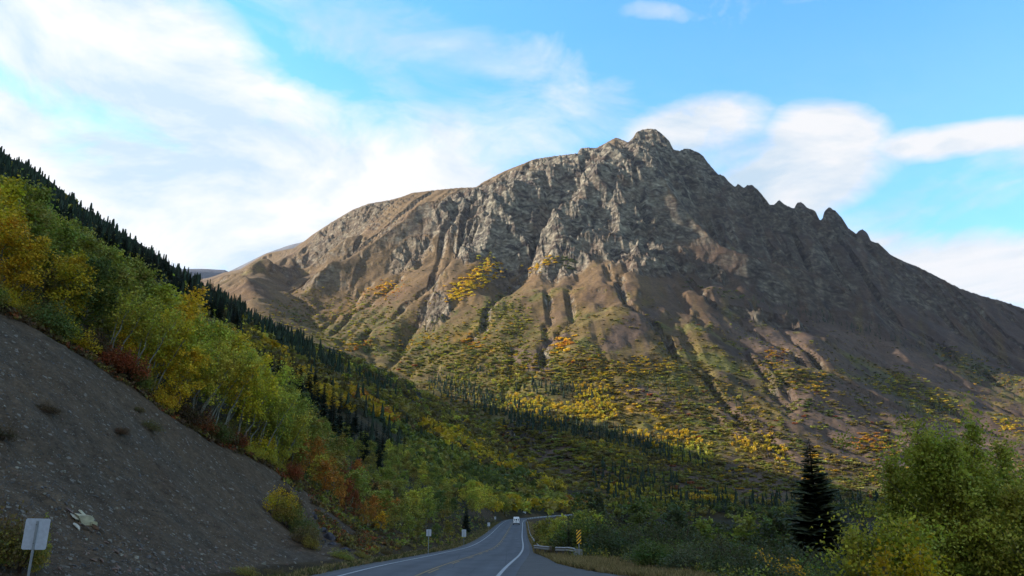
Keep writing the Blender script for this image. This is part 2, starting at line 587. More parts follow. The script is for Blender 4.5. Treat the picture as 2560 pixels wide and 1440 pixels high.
# (picks from top to foot, height, width)
RIBS = [
    ([(676, 628), (640, 665), (600, 700), (553, 740)], 70, 110),
    ([(770, 640), (700, 680), (640, 720), (580, 765)], 90, 120),
    ([(905, 590), (841, 653), (725, 716), (640, 768)], 110, 130),
    ([(1010, 560), (985, 583), (960, 660)], 50, 80),
    ([(1150, 535), (1034, 597), (957, 667), (860, 725), (739, 790)], 150, 130),
    ([(1344, 505), (1221, 618), (1133, 702), (1040, 800), (975, 857)], 140, 120),
    ([(1420, 400), (1390, 470), (1290, 590), (1240, 640)], 70, 90),
    ([(1590, 400), (1600, 450), (1662, 505), (1700, 560), (1780, 650), (1900, 730), (2100, 800), (2350, 870)], 120, 130),
    ([(1520, 400), (1500, 500), (1440, 600), (1380, 700)], 70, 90),
    ([(1640, 620), (1600, 700), (1560, 800), (1500, 900)], 60, 130),
    ([(1800, 740), (1780, 850), (1740, 950)], 45, 120),
    ([(2100, 860), (2050, 960), (1980, 1060)], 45, 110),
]
GULLIES = [
    ([(1221, 560), (1168, 646), (1119, 702), (1070, 752), (1041, 815), (1000, 870)], -110, 85),
    ([(1393, 572), (1309, 660), (1240, 750)], -60, 70),
    ([(900, 590), (850, 620), (770, 690), (690, 760)], -80, 90),
    ([(800, 640), (740, 680), (660, 730)], -50, 70),
    ([(985, 575), (950, 640), (830, 720), (740, 780)], -70, 80),
    ([(1690, 450), (1760, 540), (1850, 640), (2050, 720), (2300, 790)], -90, 150),
    ([(1150, 500), (1100, 540), (1010, 590)], -40, 60),
    ([(1480, 560), (1440, 640), (1400, 720)], -45, 60),
]


def poly_dist(PX, PY, pts):
    best = np.full(PX.shape, 1e9)
    par = np.zeros(PX.shape)
    seg = np.linalg.norm(np.diff(pts, axis=0), axis=1)
    cum = np.concatenate([[0], np.cumsum(seg)])
    for i in range(len(pts) - 1):
        a, b = pts[i], pts[i + 1]
        d = b - a
        l2 = float(d @ d) + 1e-9
        t = np.clip(((PX - a[0]) * d[0] + (PY - a[1]) * d[1]) / l2, 0, 1)
        dd = np.hypot(PX - a[0] - t * d[0], PY - a[1] - t * d[1])
        k = dd < best
        best[k] = dd[k]
        par[k] = ((cum[i] + t * seg[i]) / cum[-1])[k]
    return best, par


wob = fbm(EX / 260, EY / 260, 4, 90)
for picks, amp, wid in RIBS + GULLIES:
    P = hit([p[0] for p in picks], [p[1] for p in picks])[:, :2]
    d, s = poly_dist(EX + wob * 60, EY + np.roll(wob, 37, 0) * 60, P)
    fade = np.minimum(sstep(-0.05, 0.18, s), sstep(1.0, 0.7, s))
    prof = np.exp(-(d / (wid * .85)) ** 1.25)
    EZ = EZ + 1.0 * amp * prof * (0.35 + 0.65 * fade) * (0.85 + 0.4 * wob)

# fractal relief, stronger on the upper mountain
u = EX + 120 * fbm(EX / 700, EY / 700, 3, 5)
v = EY + 120 * fbm(EX / 700, EY / 700, 3, 6)
relief = (ridged(u / 620, v / 620, 6, 21) - 0.45) * (26 + 26 * sstep(-600, 100, EX)) * (0.3 + 0.7 * lower) + fbm(u / 150, v / 150, 5, 40) * 9
crestguard = 1 - 0.85 * np.exp(-((ER - r_crest) / 130.0) ** 2)
EZ = EZ + relief * mmask * crestguard
EZ0 = EZ.copy()


def erode(Z, mask, iters=10, k=0.22, talus=0.9):
    n, mcol = Z.shape
    idx = np.arange(n * mcol).reshape(n, mcol)
    offs = [(-1, -1), (-1, 0), (-1, 1), (0, -1), (0, 1), (1, -1), (1, 0), (1, 1)]
    for it in range(iters):
        best = np.zeros_like(Z)
        rec = idx.copy()
        for ox, oy in offs:
            nb = np.roll(np.roll(Z, -ox, 0), -oy, 1)
            nbi = np.roll(np.roll(idx, -ox, 0), -oy, 1)
            s = (Z - nb) / (DX * math.hypot(ox, oy))
            s[0, :] = s[-1, :] = 0
            s[:, 0] = s[:, -1] = 0
            kk = s > best
            best = np.where(kk, s, best)
            rec = np.where(kk, nbi, rec)
        order = np.argsort(-Z, axis=None)
        acc = [1.0] * (n * mcol)
        rl = rec.ravel().tolist()
        for i in order.tolist():
            j = rl[i]
            if j != i:
                acc[j] += acc[i]
        A = np.array(acc).reshape(n, mcol)
        cut = k * np.sqrt(np.minimum(A, 450.0)) * np.minimum(best, 1.2)
        Z = Z - np.minimum(cut, 0.45 * best * DX) * mask
        # slumping of over-steep ground
        av = (np.roll(Z, 1, 0) + np.roll(Z, -1, 0) + np.roll(Z, 1, 1) + np.roll(Z, -1, 1)) / 4
        Z = Z + (av - Z) * np.where(best < talus, 0.12, 0.03) * mask
    return Z, A


EZ, ACC = erode(EZ, mmask * (1 - 0.8 * np.exp(-((ER - r_crest) / 90.0) ** 2)))
# keep the overall level: what water takes, give back as a broad lift
def blur(a, k):
    ker = np.exp(-0.5 * (np.arange(-3 * k, 3 * k + 1) / k) ** 2)
    ker /= ker.sum()
    pad = 3 * k
    b = np.pad(a, pad, mode='edge')
    b = np.apply_along_axis(lambda v: np.convolve(v, ker, 'valid'), 0, b)
    return np.apply_along_axis(lambda v: np.convolve(v, ker, 'valid'), 1, b)
loss = blur(EZ0 - EZ, 14)
EZ = EZ + loss * mmask
DELTA = (EZ - sample(BASE, EX, EY)) * mmask
FLOW = np.log(ACC)


def esample(g, x, y, fill=0.0):
    fi = (x - ex[0]) / DX
    fj = (y - ey[0]) / DX
    ok = (fi >= 0) & (fi < len(ex) - 1.01) & (fj >= 0) & (fj < len(ey) - 1.01)
    fi = np.clip(fi, 0, len(ex) - 1.01)
    fj = np.clip(fj, 0, len(ey) - 1.01)
    i, j = fi.astype(int), fj.astype(int)
    uu, vv = fi - i, fj - j
    o = g[i, j] * (1 - uu) * (1 - vv) + g[i + 1, j] * uu * (1 - vv) + g[i, j + 1] * (1 - uu) * vv + g[i + 1, j + 1] * uu * vv
    return np.where(ok, o, fill)


GZ = BASE + esample(DELTA, GX, GY)
AZG = np.broadcast_to(AZ[None], GX.shape)
RG = np.broadcast_to(RR[:, None], GX.shape)
# pinnacles and notches of the crest
front = np.where(RG < R_CREST[None], 95.0, 60.0)
GZ = GZ + DCREST[None] * np.exp(-np.abs((RG - R_CREST[None]) / front) ** 2.4)
mm = esample(mmask, GX, GY)
PROJX, PROJY = project(GX, GY, GZ)


def ell(px, py, rx, ry, rot=0.0, x=None, y=None):
    """soft ellipse in the photograph's pixels, 1 inside to 0 outside"""
    X = (PROJX if x is None else x) - px
    Y = (PROJY if y is None else y) - py
    c, s = math.cos(math.radians(rot)), math.sin(math.radians(rot))
    u_, v_ = (X * c + Y * s) / rx, (-X * s + Y * c) / ry
    return sstep(1.25, 0.75, np.hypot(u_, v_))


# craggy rock zones
CRAGS = [(1480, 430, 150, 80, 20), (1380, 520, 170, 95, -40), (1280, 520, 110, 75, -40), (1620, 370, 75, 60, 0), (1735, 430, 75, 60, 30), (1150, 520, 90, 35, -30),
         (1560, 560, 110, 60, 10), (1280, 640, 80, 40, -50), (880, 545, 110, 25, -30), (1620, 640, 130, 40, 10), (1780, 690, 45, 16, 20), (1085, 780, 45, 35, -60),
         (2070, 560, 60, 50, 30), (1960, 540, 70, 35, 30), (1870, 500, 60, 35, 30), (1450, 620, 110, 45, -40), (1190, 600, 60, 40, -50), (1930, 800, 100, 12, 15),
         (1310, 1100, 60, 25, 20), (1020, 640, 60, 30, -40)]
crag = np.zeros(GX.shape)
for c in CRAGS:
    crag = np.maximum(crag, ell(*c))
crag = crag * (mm > 0.01)
w1 = GX + 14 * fbm(GX / 60, GY / 60, 3, 61)
w2 = GY + 14 * fbm(GX / 60, GY / 60, 3, 62)
zz3 = GZ * 0.7
rock_relief = (ridged((w1 + zz3 * .3) / 95, w2 / 120, 5, 71, 0.58) - 0.4) * 84 + (ridged(w1 / 34, (w2 + zz3) / 40, 3, 75, 0.5) - 0.4) * 14
sarc = np.radians(AZG) * 3000 + 20 * fbm(GX / 90, GY / 90, 3, 65)
rock_relief = rock_relief * .55 + (ridged(sarc / 95, (GZ + .25 * sarc) / 90, 4, 77, .55) - .4) * 28 + (ridged(sarc / 26, GZ / 22, 2, 79, .5) - .4) * 5
cg = 1 - 0.7 * np.exp(-((RG - R_CREST[None]) / 40.0) ** 2)
GZ = GZ + crag * rock_relief * cg
GZ = GZ + mm * (fbm(GX / 38, GY / 38, 4, 81, 0.6) * 4.2 + (ridged(GX / 70, GY / 70, 3, 83) - .4) * 6.0) * cg
# left hill: folds, hummocks (not on the scree cut)
hm = sstep(20, 260, RG - Rk[2][None]) * (1 - mm) * sstep(30, 20, AZG)
GZ = GZ + hm * (fbm(GX / 160, GY / 160, 4, 101) * 9 + fbm(GX / 40, GY / 40, 3, 105) * 2.2) * np.where(np.abs(RG - Rk[4][None]) < 200, .55, 1)
# near ground unevenness
nearw = sstep(2, 12, RG - Rk[1][None]) * sstep(500, 120, RG)
GZ = GZ + nearw * (fbm(GX / 9, GY / 9, 4, 111) * 0.35 + fbm(GX / 2.2, GY / 2.2, 3, 115) * 0.07)
scree = sstep(0, 5, RG - Rk[1][None]) * sstep(4, -3, RG - Rk[2][None]) * (AZG < -6) * (AZG > -100)
# runnels down the scree and its small steps
GZ = GZ + scree * (fbm(GY / 2.6, GX / 14, 3, 121) * 0.28 + fbm(GX / .9, GY / .9, 4, 125, .6) * 0.13 + ridged(GY / 3.2, GX / 14, 4, 127) * .42 + fbm(GX / 7, GY / 7, 3, 129) * .5)
# hold the skyline to the surveyed ridge
t_goal = (z_sharp - CAM_H) / R_CREST
for _it in range(2):
    cap = CAM_H + (t_goal[None] - 2.2e-6 * np.abs(RG - R_CREST[None])) * RG
    over = (RG > Rk[6][None]) & (AZG > -24) & (AZG < 45)
    GZ = np.where(over & (GZ > cap), cap + 0.08 * (np.minimum(GZ - cap, 0)), GZ)
    tc_ = np.where(RG > Rk[6][None], (GZ - CAM_H) / np.maximum(RG, 1), -1)
    k_ = tc_.argmax(0)
    gap = np.clip(t_goal - tc_.max(0), 0, 1) * R_CREST * (AZ > -24) * (AZ < 45)
    GZ = GZ + gap[None] * np.exp(-np.abs((RG - RR[k_][None]) / 70.0) ** 2)
# the road bench: flatten the ground to the road with verges
near = RG < 620
LAT = np.full(GX.shape, 1e9)
RZ = np.zeros(GX.shape)
LAT[near], RZ[near], _d = road_query(GX[near], GY[near])
RD = np.full(GX.shape, 1e9)
RD[near] = _d
right_w = np.where((GY < 62) & (GY > -80), 12.5, 6.3)
left_w = 6.0
inb = np.where(LAT > 0, sstep(right_w + 6, right_w - .2, RD), sstep(left_w + 5, left_w, RD))
GZ = np.where(near, GZ * (1 - inb) + (RZ - 0.07) * inb, GZ)
ditch = np.exp(-((LAT + 8.0) / 1.0) ** 2) * near * (RD < 12) * (GY < 330)
GZ = GZ - 0.28 * ditch
GZ[:3] = -0.07
PROJX, PROJY = project(GX, GY, GZ)

# ------------------------------------------------------------------ object helpers
def tag(o, label=None, cat=None, group=None, kind=None):
    if label: o['label'] = label
    if cat: o['category'] = cat
    if group: o['group'] = group
    if kind: o['kind'] = kind
    return o


def mesh_from(name, verts, faces, mat=None, smooth=False, attrs=None):
    """verts (n,3); faces: array (m,k) all triangles or all quads"""
    me = bpy.data.meshes.new(name)
    verts = np.ascontiguousarray(verts, dtype=np.float32)
    faces = np.ascontiguousarray(faces, dtype=np.int32)
    k = faces.shape[1]
    me.vertices.add(len(verts))
    me.vertices.foreach_set('co', verts.ravel())
    me.loops.add(faces.size)
    me.loops.foreach_set('vertex_index', faces.ravel())
    me.polygons.add(len(faces))
    me.polygons.foreach_set('loop_start', np.arange(0, faces.size, k, dtype=np.int32))
    me.polygons.foreach_set('loop_total', np.full(len(faces), k, dtype=np.int32))
    if smooth:
        me.polygons.foreach_set('use_smooth', np.ones(len(faces), dtype=bool))
    for an, (typ, dom, data) in (attrs or {}).items():
        a = me.attributes.new(an, typ, dom)
        key = 'color' if 'COLOR' in typ else ('vector' if typ == 'FLOAT_VECTOR' else 'value')
        a.data.foreach_set(key, np.ascontiguousarray(data, dtype=np.float32).ravel())
    if mat: me.materials.append(mat)
    me.update(calc_edges=True)
    me.validate()
    return me


def link(name, me, parent=None):
    o = bpy.data.objects.new(name, me)
    COL.objects.link(o)
    if parent: o.parent = parent
    return o


class Mat:
    def __init__(self, name):
        self.m = bpy.data.materials.new(name)
        self.m.use_nodes = True
        self.nt = self.m.node_tree
        self.nt.nodes.clear()
        self.out = self.n('ShaderNodeOutputMaterial')
        self.b = self.n('ShaderNodeBsdfPrincipled')
        self.L(self.b.outputs[0], self.out.inputs[0])
        self.b.inputs['Specular IOR Level'].default_value = 0.2
        self.b.inputs['Roughness'].default_value = 0.9

    def n(self, kind, **kw):
        return nd(self.nt, kind, **kw)

    def L(self, a, b):
        self.nt.links.new(a, b)

    def coords(self):
        g = self.n('ShaderNodeNewGeometry')
        return g.outputs['Position']

    def obj(self):
        return self.n('ShaderNodeTexCoord').outputs['Object']

    def noise(self, vec, scale, detail=4, rough=0.6, dist=0.0, out='Fac'):
        t = self.n('ShaderNodeTexNoise')
        t.inputs['Scale'].default_value = scale
        t.inputs['Detail'].default_value = detail
        t.inputs['Roughness'].default_value = rough
        t.inputs['Distortion'].default_value = dist
        self.L(vec, t.inputs['Vector'])
        return t.outputs[out]

    def voro(self, vec, scale, out='Distance', feature='F1', rnd=1.0):
        t = self.n('ShaderNodeTexVoronoi', feature=feature)
        t.inputs['Scale'].default_value = scale
        t.inputs['Randomness'].default_value = rnd
        self.L(vec, t.inputs['Vector'])
        return t.outputs[out]

    def scalev(self, vec, s):
        t = self.n('ShaderNodeVectorMath', operation='MULTIPLY')
        self.L(vec, t.inputs[0])
        t.inputs[1].default_value = s
        return t.outputs[0]

    def rng(self, v, a, b, c=0.0, d=1.0, smooth=False):
        t = self.n('ShaderNodeMapRange')
        if smooth: t.interpolation_type = 'SMOOTHSTEP'
        self.L(v, t.inputs[0])
        for i, q in enumerate((a, b, c, d)):
            t.inputs[i + 1].default_value = q
        return t.outputs[0]

    def math(self, op, a, b=None, clamp=False):
        t = self.n('ShaderNodeMath', operation=op, use_clamp=clamp)
        for i, v in enumerate((a, b)):
            if v is None: continue
            if isinstance(v, (int, float)): t.inputs[i].default_value = v
            else: self.L(v, t.inputs[i])
        return t.outputs[0]

    def mix(self, f, a, b, mode='MIX'):
        t = self.n('ShaderNodeMix', data_type='RGBA', blend_type=mode)
        for s, v in ((0, f), (6, a), (7, b)):
            if isinstance(v, (int, float)): t.inputs[s].default_value = v
            elif isinstance(v, (tuple, list)): t.inputs[s].default_value = tuple(v) + ((1,) if len(v) == 3 else ())
            else: self.L(v, t.inputs[s])
        return t.outputs[2]

    def attr(self, name, out='Color'):
        t = self.n('ShaderNodeAttribute', attribute_name=name)
        return t.outputs[out]

    def bump(self, h, strength, dist):
        t = self.n('ShaderNodeBump')
        t.inputs['Strength'].default_value = strength
        t.inputs['Distance'].default_value = dist
        self.L(h, t.inputs['Height'])
        self.L(t.outputs[0], self.b.inputs['Normal'])

    def color(self, c):
        if isinstance(c, (tuple, list)): self.b.inputs['Base Color'].default_value = tuple(c) + (1,)
        else: self.L(c, self.b.inputs['Base Color'])

    def set(self, **kw):
        for k, v in kw.items():
            self.b.inputs[k.replace('_', ' ')].default_value = v
        return self


# ------------------------------------------------------------------ land cover (base colours and masks per vertex)
def grad_normal(Z):
    ax, ay = GX, GY
    du = np.stack([np.gradient(ax, axis=0), np.gradient(ay, axis=0), np.gradient(Z, axis=0)], -1)
    dv = np.stack([np.gradient(ax, axis=1), np.gradient(ay, axis=1), np.gradient(Z, axis=1)], -1)
    n = np.cross(dv, du)
    n /= np.linalg.norm(n, axis=-1, keepdims=True) + 1e-9
    return n * np.sign(n[..., 2:3] + 1e-9)


NRM = grad_normal(GZ)
slope = 1 - NRM[..., 2]

C_tan = np.array([0.165, 0.125, 0.078])       # dry alpine grass
C_olive = np.array([0.125, 0.105, 0.045])
C_rust = np.array([0.150, 0.095, 0.062])
C_rock = np.array([0.42, 0.355, 0.25])
C_rockp = np.array([0.060, 0.046, 0.040])
C_purp = np.array([0.112, 0.090, 0.084])      # purple-grey scree
C_green = np.array([0.095, 0.125, 0.030])
C_dark = np.array([0.030, 0.032, 0.018])
C_scree = np.array([0.128, 0.106, 0.086])
C_gold = np.array([0.30, 0.19, 0.03])
C_dgreen = np.array([0.070, 0.085, 0.028])


def lay(base, c, w):
    return base * (1 - w[..., None]) + c * w[..., None]


n_big = fbm(GX / 240, GY / 240, 4, 201)
n_mid = fbm(GX / 60, GY / 60, 4, 205)
n_sm = fbm(GX / 14, GY / 14, 3, 209)
COVER = np.broadcast_to(C_tan, GX.shape + (3,)).copy()
alt = GZ
COVER = lay(COVER, C_rust, sstep(-0.1, 0.6, n_big + 0.4 * n_mid) * 0.6)
COVER = lay(COVER, C_olive, sstep(560, 330, alt + 90 * n_mid) * 0.8)
# right flank and upper bowl: purple-grey scree and rock, its shade darkened into the colour
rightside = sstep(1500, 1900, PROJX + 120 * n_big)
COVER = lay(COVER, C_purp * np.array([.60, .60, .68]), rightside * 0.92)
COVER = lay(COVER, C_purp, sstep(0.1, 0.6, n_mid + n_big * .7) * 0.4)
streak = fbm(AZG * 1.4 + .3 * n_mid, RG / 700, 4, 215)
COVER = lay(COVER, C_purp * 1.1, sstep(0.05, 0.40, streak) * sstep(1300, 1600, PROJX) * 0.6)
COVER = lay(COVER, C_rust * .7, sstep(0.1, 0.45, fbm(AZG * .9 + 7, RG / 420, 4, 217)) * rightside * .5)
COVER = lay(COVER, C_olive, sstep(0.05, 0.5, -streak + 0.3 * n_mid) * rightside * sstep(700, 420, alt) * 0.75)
# low shrub cover patches on the foot of the mountain: (px,py,rx,ry,rot,colour)
PATCH = [
    (900, 830, 130, 45, -18, 'green'), (1220, 790, 110, 35, -40, 'green'), (1270, 830, 80, 50, 0, 'green'), (1130, 900, 210, 45, 5, 'dgreen'),
    (1040, 860, 120, 25, -20, 'green'), (1180, 850, 60, 12, -10, 'gold'), (860, 780, 60, 14, -20, 'gold'), (1350, 930, 160, 30, 5, 'olive'),
    (1500, 910, 120, 30, -8, 'olive'), (1250, 980, 200, 40, 5, 'dgreen'), (1400, 1020, 200, 45, 8, 'dgreen'), (1650, 1110, 180, 60, 10, 'dgreen'),
    (1850, 960, 140, 40, 25, 'dgreen'), (2100, 930, 130, 40, 15, 'olive'), (2290, 980, 150, 36, 20, 'green'), (1950, 1150, 200, 40, 25, 'olive'),
    (2100, 1130, 240, 30, 28, 'olive'), (2450, 940, 130, 30, 25, 'green'), (1700, 960, 200, 50, 10, 'olive'), (1560, 1000, 150, 50, 0, 'olive'),
    (1760, 1040, 160, 50, 25, 'olive'), (1500, 1120, 300, 90, 12, 'dgreen'), (1750, 1220, 400, 50, 4, 'dgreen'), (1350, 1060, 200, 60, 20, 'dgreen'), (1050, 930, 200, 60, 15, 'olive'), (820, 860, 130, 40, 20, 'olive'), (2300, 1240, 400, 40, 4, 'olive'), (960, 720, 60, 20, -30, 'gold'), (1190, 690, 90, 20, -55, 'gold'), (1360, 660, 50, 9, -20, 'gold'),
]
PC = dict(green=C_green, dgreen=C_dgreen, gold=C_gold * .8, olive=C_olive * .8)
for (a, b, c_, d_, e_, k) in PATCH:
    w = ell(a, b, c_, d_, e_, PROJX + 60 * n_mid + 22 * n_sm, PROJY + 32 * n_mid + 14 * n_sm) * (mm > 0.01) * sstep(-0.15, 0.45, n_sm + .6 * n_mid + .12)
    COVER = lay(COVER, PC[k], w * 0.7)
# heath mats under the drifts of brush
_dr = fbm(GX / 170 + .3, GY / 90, 4, 641) + .5 * fbm(GX / 40, GY / 40, 3, 642)
_hi = sstep(620, 180, GZ)
_w = sstep(-.12, .16, _dr - (.42 - .62 * _hi + sstep(1500, 2300, PROJX) * .25) + .10 * n_sm) * (mm > 0.02) * (GZ < 900)
_tn = fbm(GX / 110, GY / 80, 4, 643) * 1.1
COVER = lay(COVER, np.array([0.165, 0.150, 0.055]), _w * .62)
COVER = lay(COVER, np.array([0.115, 0.150, 0.055]), _w * sstep(-.05, -.3, _tn) * .6)
COVER = lay(COVER, np.array([0.30, 0.20, 0.055]), _w * sstep(.3, .5, _tn) * .45)
# grey bare screes and bluffs
BARE = [(1330, 905, 60, 22, 25), (1380, 860, 50, 12, -30), (2150, 1060, 210, 90, 25), (1900, 1090, 120, 40, 35), (1640, 1000, 90, 20, 20), (1580, 820, 90, 30, -35), (1950, 860, 150, 35, 15), (2250, 900, 200, 30, 22),
        (1390, 1130, 130, 34, 33), (1520, 1190, 90, 20, 25), (1700, 1190, 90, 30, 10), (1880, 1210, 90, 28, 10), (2380, 1120, 120, 60, 25)]
bare = np.zeros(GX.shape)
for q in BARE:
    bare = np.maximum(bare, ell(*q, x=PROJX + 16 * n_mid + 8 * n_sm, y=PROJY + 10 * n_mid + 8 * n_sm))
bare *= (RG > 560)
COVER = lay(COVER, C_purp * .85, bare * 0.85)
RG_m = mm > 0.01
# left hill: forest floor
onhill = (~RG_m) & (RG > Rk[2][None])
hillc = lay(np.broadcast_to(C_dark * 1.15, COVER.shape).copy(), np.array([0.075, 0.060, 0.022]), sstep(-0.2, 0.5, n_mid))
COVER = np.where(onhill[..., None], hillc, COVER)
green_strip = np.maximum(ell(960, 1040, 190, 22, 33, PROJX, PROJY + 8 * n_mid), ell(860, 960, 60, 16, 33)) * onhill
COVER = lay(COVER, np.array([0.035, 0.060, 0.016]), green_strip)
# river bluff seen right of the hill
COVER = lay(COVER, C_purp * 1.1, bare * 0.9)
# near: scree cut and verge
C_verge = np.array([0.085, 0.070, 0.040])
nearg = (RG <= Rk[2][None]) & (RG < 620)
COVER = np.where(nearg[..., None], C_verge, COVER)
scm = sstep(-2.5, 1.5, RG - Rk[1][None]) * sstep(2.0, -1.5, RG - Rk[2][None] + 1.5 * fbm(GX / 3, GY / 3, 3, 301)) * (AZG > -110)
scm = scm * sstep(-9.0, -12.5, AZG)
wetn = fbm(GX / 6, GY / 6, 3, 305)
sc_col = lay(np.broadcast_to(C_scree, COVER.shape).copy(), np.array([0.104, 0.094, 0.084]), sstep(-.2, .5, wetn))
sc_col = lay(sc_col, np.array([0.110, 0.085, 0.068]), sstep(0.25, 0.6, fbm(GX / 9, GY / 9, 3, 307)) * .8)
COVER = COVER * (1 - scm[..., None]) + sc_col * scm[..., None]
SC0 = scm.copy()
sc_st = fbm(GY / 1.4, GX / 16, 4, 309)
COVER = COVER * (1 + scm[..., None] * (np.clip(sc_st, -.8, .8)[..., None] * .34))
# second bare cut beyond the scree, by the outcrop
cut2 = ell(880, 1345, 90, 40, 25, PROJX + 6 * n_sm, PROJY + 6 * n_sm) * (RG < 140) + ell(1210, 1285, 45, 14, 15) * (RG < 330)
COVER = lay(COVER, C_scree * .8, np.clip(cut2, 0, 1))
ROCKM = np.clip(sstep(0.33, 0.50, slope + 0.06 * n_sm + 0.05 * n_mid) * mm, 0, 1)
ROCKM = np.maximum(ROCKM, crag * sstep(0.05, 0.22, slope + .05 * n_sm))
ROCKM *= (RG > 500)
ROCKM *= 1 - .25 * sstep(1640, 1760, PROJX + .22 * (PROJY - 500)) * sstep(420, 560, PROJY)
ROCKM *= 1 - .45 * sstep(1200, 1000, PROJX)
COVER = COVER * (np.array([0.67, 0.54, 0.39]) * (1 - SC0[..., None]) + np.array([0.80, 0.66, 0.49]) * SC0[..., None])
SCREEM = np.clip(scm + cut2, 0, 1)


def terrain_mat():
    M = Mat("terrain_ground")
    P = M.coords()
    cov = M.attr('cover')
    rk = M.attr('rock', 'Fac')
    sc = M.attr('gravel', 'Fac')
    far = M.rng(M.attr('dist', 'Fac'), 300, 900)
    # tone variation
    nb = M.noise(P, 0.018, 8, 0.65)
    nf = M.noise(P, 0.16, 8, 0.7)
    v = M.rng(nb, 0.3, 0.7, 0.72, 1.30)
    v2 = M.rng(nf, 0.3, 0.72, 0.52, 1.48)
    col = M.mix(1.0, cov, M.math('MULTIPLY', v, v2), 'MULTIPLY')
    # tufts and heath spots
    spots = M.rng(M.noise(P, 0.42, 4, 0.6), 0.56, 0.66, 0, 1, True)
    col = M.mix(M.math('MULTIPLY', spots, 0.45), col, M.mix(1.0, cov, (0.45, 0.52, 0.42), 'MULTIPLY'))
    # rock: crag light and shade put into pale and dark tones, with cracks, stained bands
    Pr = M.scalev(P, (1, 1, 1.25))
    r1 = M.noise(Pr, 0.03, 9, 0.68, 0.8)
    r2 = M.voro(Pr, 0.07, 'Distance', 'F1')
    rockc = M.mix(M.rng(r1, 0.40, 0.64), tuple(C_rockp), tuple(C_rock))
    rockc = M.mix(M.rng(M.noise(Pr, 0.011, 5, 0.6), 0.48, 0.68, 0, .7), rockc, (0.16, 0.10, 0.065))
    rockc = M.mix(1.0, rockc, M.rng(r2, 0.05, 0.7, 1.25, 0.6), 'MULTIPLY')
    sc_ = M.n('ShaderNodeSeparateColor'); M.L(cov, sc_.inputs[0])
    rockc = M.mix(1.0, rockc, M.rng(sc_.outputs[0], .03, .11, .34, 1.05), 'MULTIPLY')  # rock darkens with its cover, carrying the right flank's painted shade
    rf = M.math('MULTIPLY', rk, M.rng(nf, 0.25, 0.5, 0.55, 1.0))
    col = M.mix(rf, col, rockc)
    # gravel of the cut slope
    g1 = M.voro(P, 5.5, 'Color')
    gs = M.n('ShaderNodeSeparateColor'); M.L(g1, gs.inputs[0])
    g2 = M.rng(M.noise(P, 1.2, 9, 0.82), 0.34, 0.66, 0.55, 1.42)
    grav = M.mix(1.0, cov, M.math('MULTIPLY', M.rng(gs.outputs[0], 0, 1, 0.82, 1.2), g2), 'MULTIPLY')
    white = M.rng(gs.outputs[1], 0.965, 0.985)
    grav = M.mix(M.math('MULTIPLY', white, .75), grav, (0.24, 0.21, 0.17))
    col = M.mix(sc, col, grav)
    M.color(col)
    # relief: coarse on the far rock, fine on the near gravel
    h = M.math('ADD', M.math('MULTIPLY', M.noise(Pr, 0.055, 12, 0.74, 0.6), 20.0), M.math('MULTIPLY', M.voro(Pr, 0.05), 9.0))
    hf = M.math('MULTIPLY', M.math('MULTIPLY', h, far), M.math('ADD', M.math('MULTIPLY', rk, 0.9), 0.07))
    hn = M.math('MULTIPLY', M.noise(P, 2.0, 10, 0.78), 0.22)
    hv = M.math('MULTIPLY', M.voro(P, 7.0), 0.03)
    hs = M.math('ADD', hf, M.math('MULTIPLY', M.math('ADD', hn, hv), M.math('SUBTRACT', 1.0, far)))
    M.bump(hs, 1.0, 1.0)
    M.set(Roughness=0.95)
    M.b.inputs['Specular IOR Level'].default_value = 0.12
    return M.m


MAT_TERRAIN = terrain_mat()


def terrain_object(name, rows, colmask, facemask=None):
    i0, i1 = rows
    js = np.arange(NA - 1)
    ii = np.arange(i0, i1)
    I, J = np.meshgrid(ii, js, indexing='ij')
    keep = colmask(I, J)
    I, J = I[keep], J[keep]
    q = np.stack([I * NA + J, I * NA + J + 1, (I + 1) * NA + J + 1, (I + 1) * NA + J], 1)[:, ::-1]
    used, inv = np.unique(q, return_inverse=True)
    q = inv.reshape(q.shape)
    V = np.stack([GX.ravel()[used], GY.ravel()[used], GZ.ravel()[used]], 1)
    c4 = np.concatenate([COVER.reshape(-1, 3)[used], np.ones((len(used), 1))], 1)
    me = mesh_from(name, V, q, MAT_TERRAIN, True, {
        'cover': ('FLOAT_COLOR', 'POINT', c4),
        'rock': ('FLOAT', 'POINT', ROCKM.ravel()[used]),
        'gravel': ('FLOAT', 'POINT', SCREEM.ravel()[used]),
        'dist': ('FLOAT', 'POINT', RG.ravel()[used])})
    rough_ = (crag.ravel()[used] > .35) & (ROCKM.ravel()[used] > .2)
    me.polygons.foreach_set('use_smooth', ~rough_[q[:len(me.polygons)]].any(1))
    return tag(link(name, me), kind='structure')


i_foot = np.array([np.searchsorted(RR, r) for r in Rk[1]])
i_hol = np.array([np.searchsorted(RR, r) for r in Rk[5]])
left = AZ[:-1] < 6.0


def m_hill(I, J):
    return (left[J]) & (I >= i_foot[J]) & (I < i_hol[J]) & (AZ[J] > -120)


def coarse(I, J):
    return np.abs(AZ[J]) <= 180


def m_ground(I, J):
    return ~m_hill(I, J) & (I < i_hol[J])


def m_mount(I, J):
    return ~m_hill(I, J) & (I >= i_hol[J]) & (AZ[J] < 62)


terrain_object('ground', (0, NR - 1), m_ground)
terrain_object('hillside', (0, NR - 1), m_hill)
terrain_object('mountain', (0, NR - 1), m_mount)


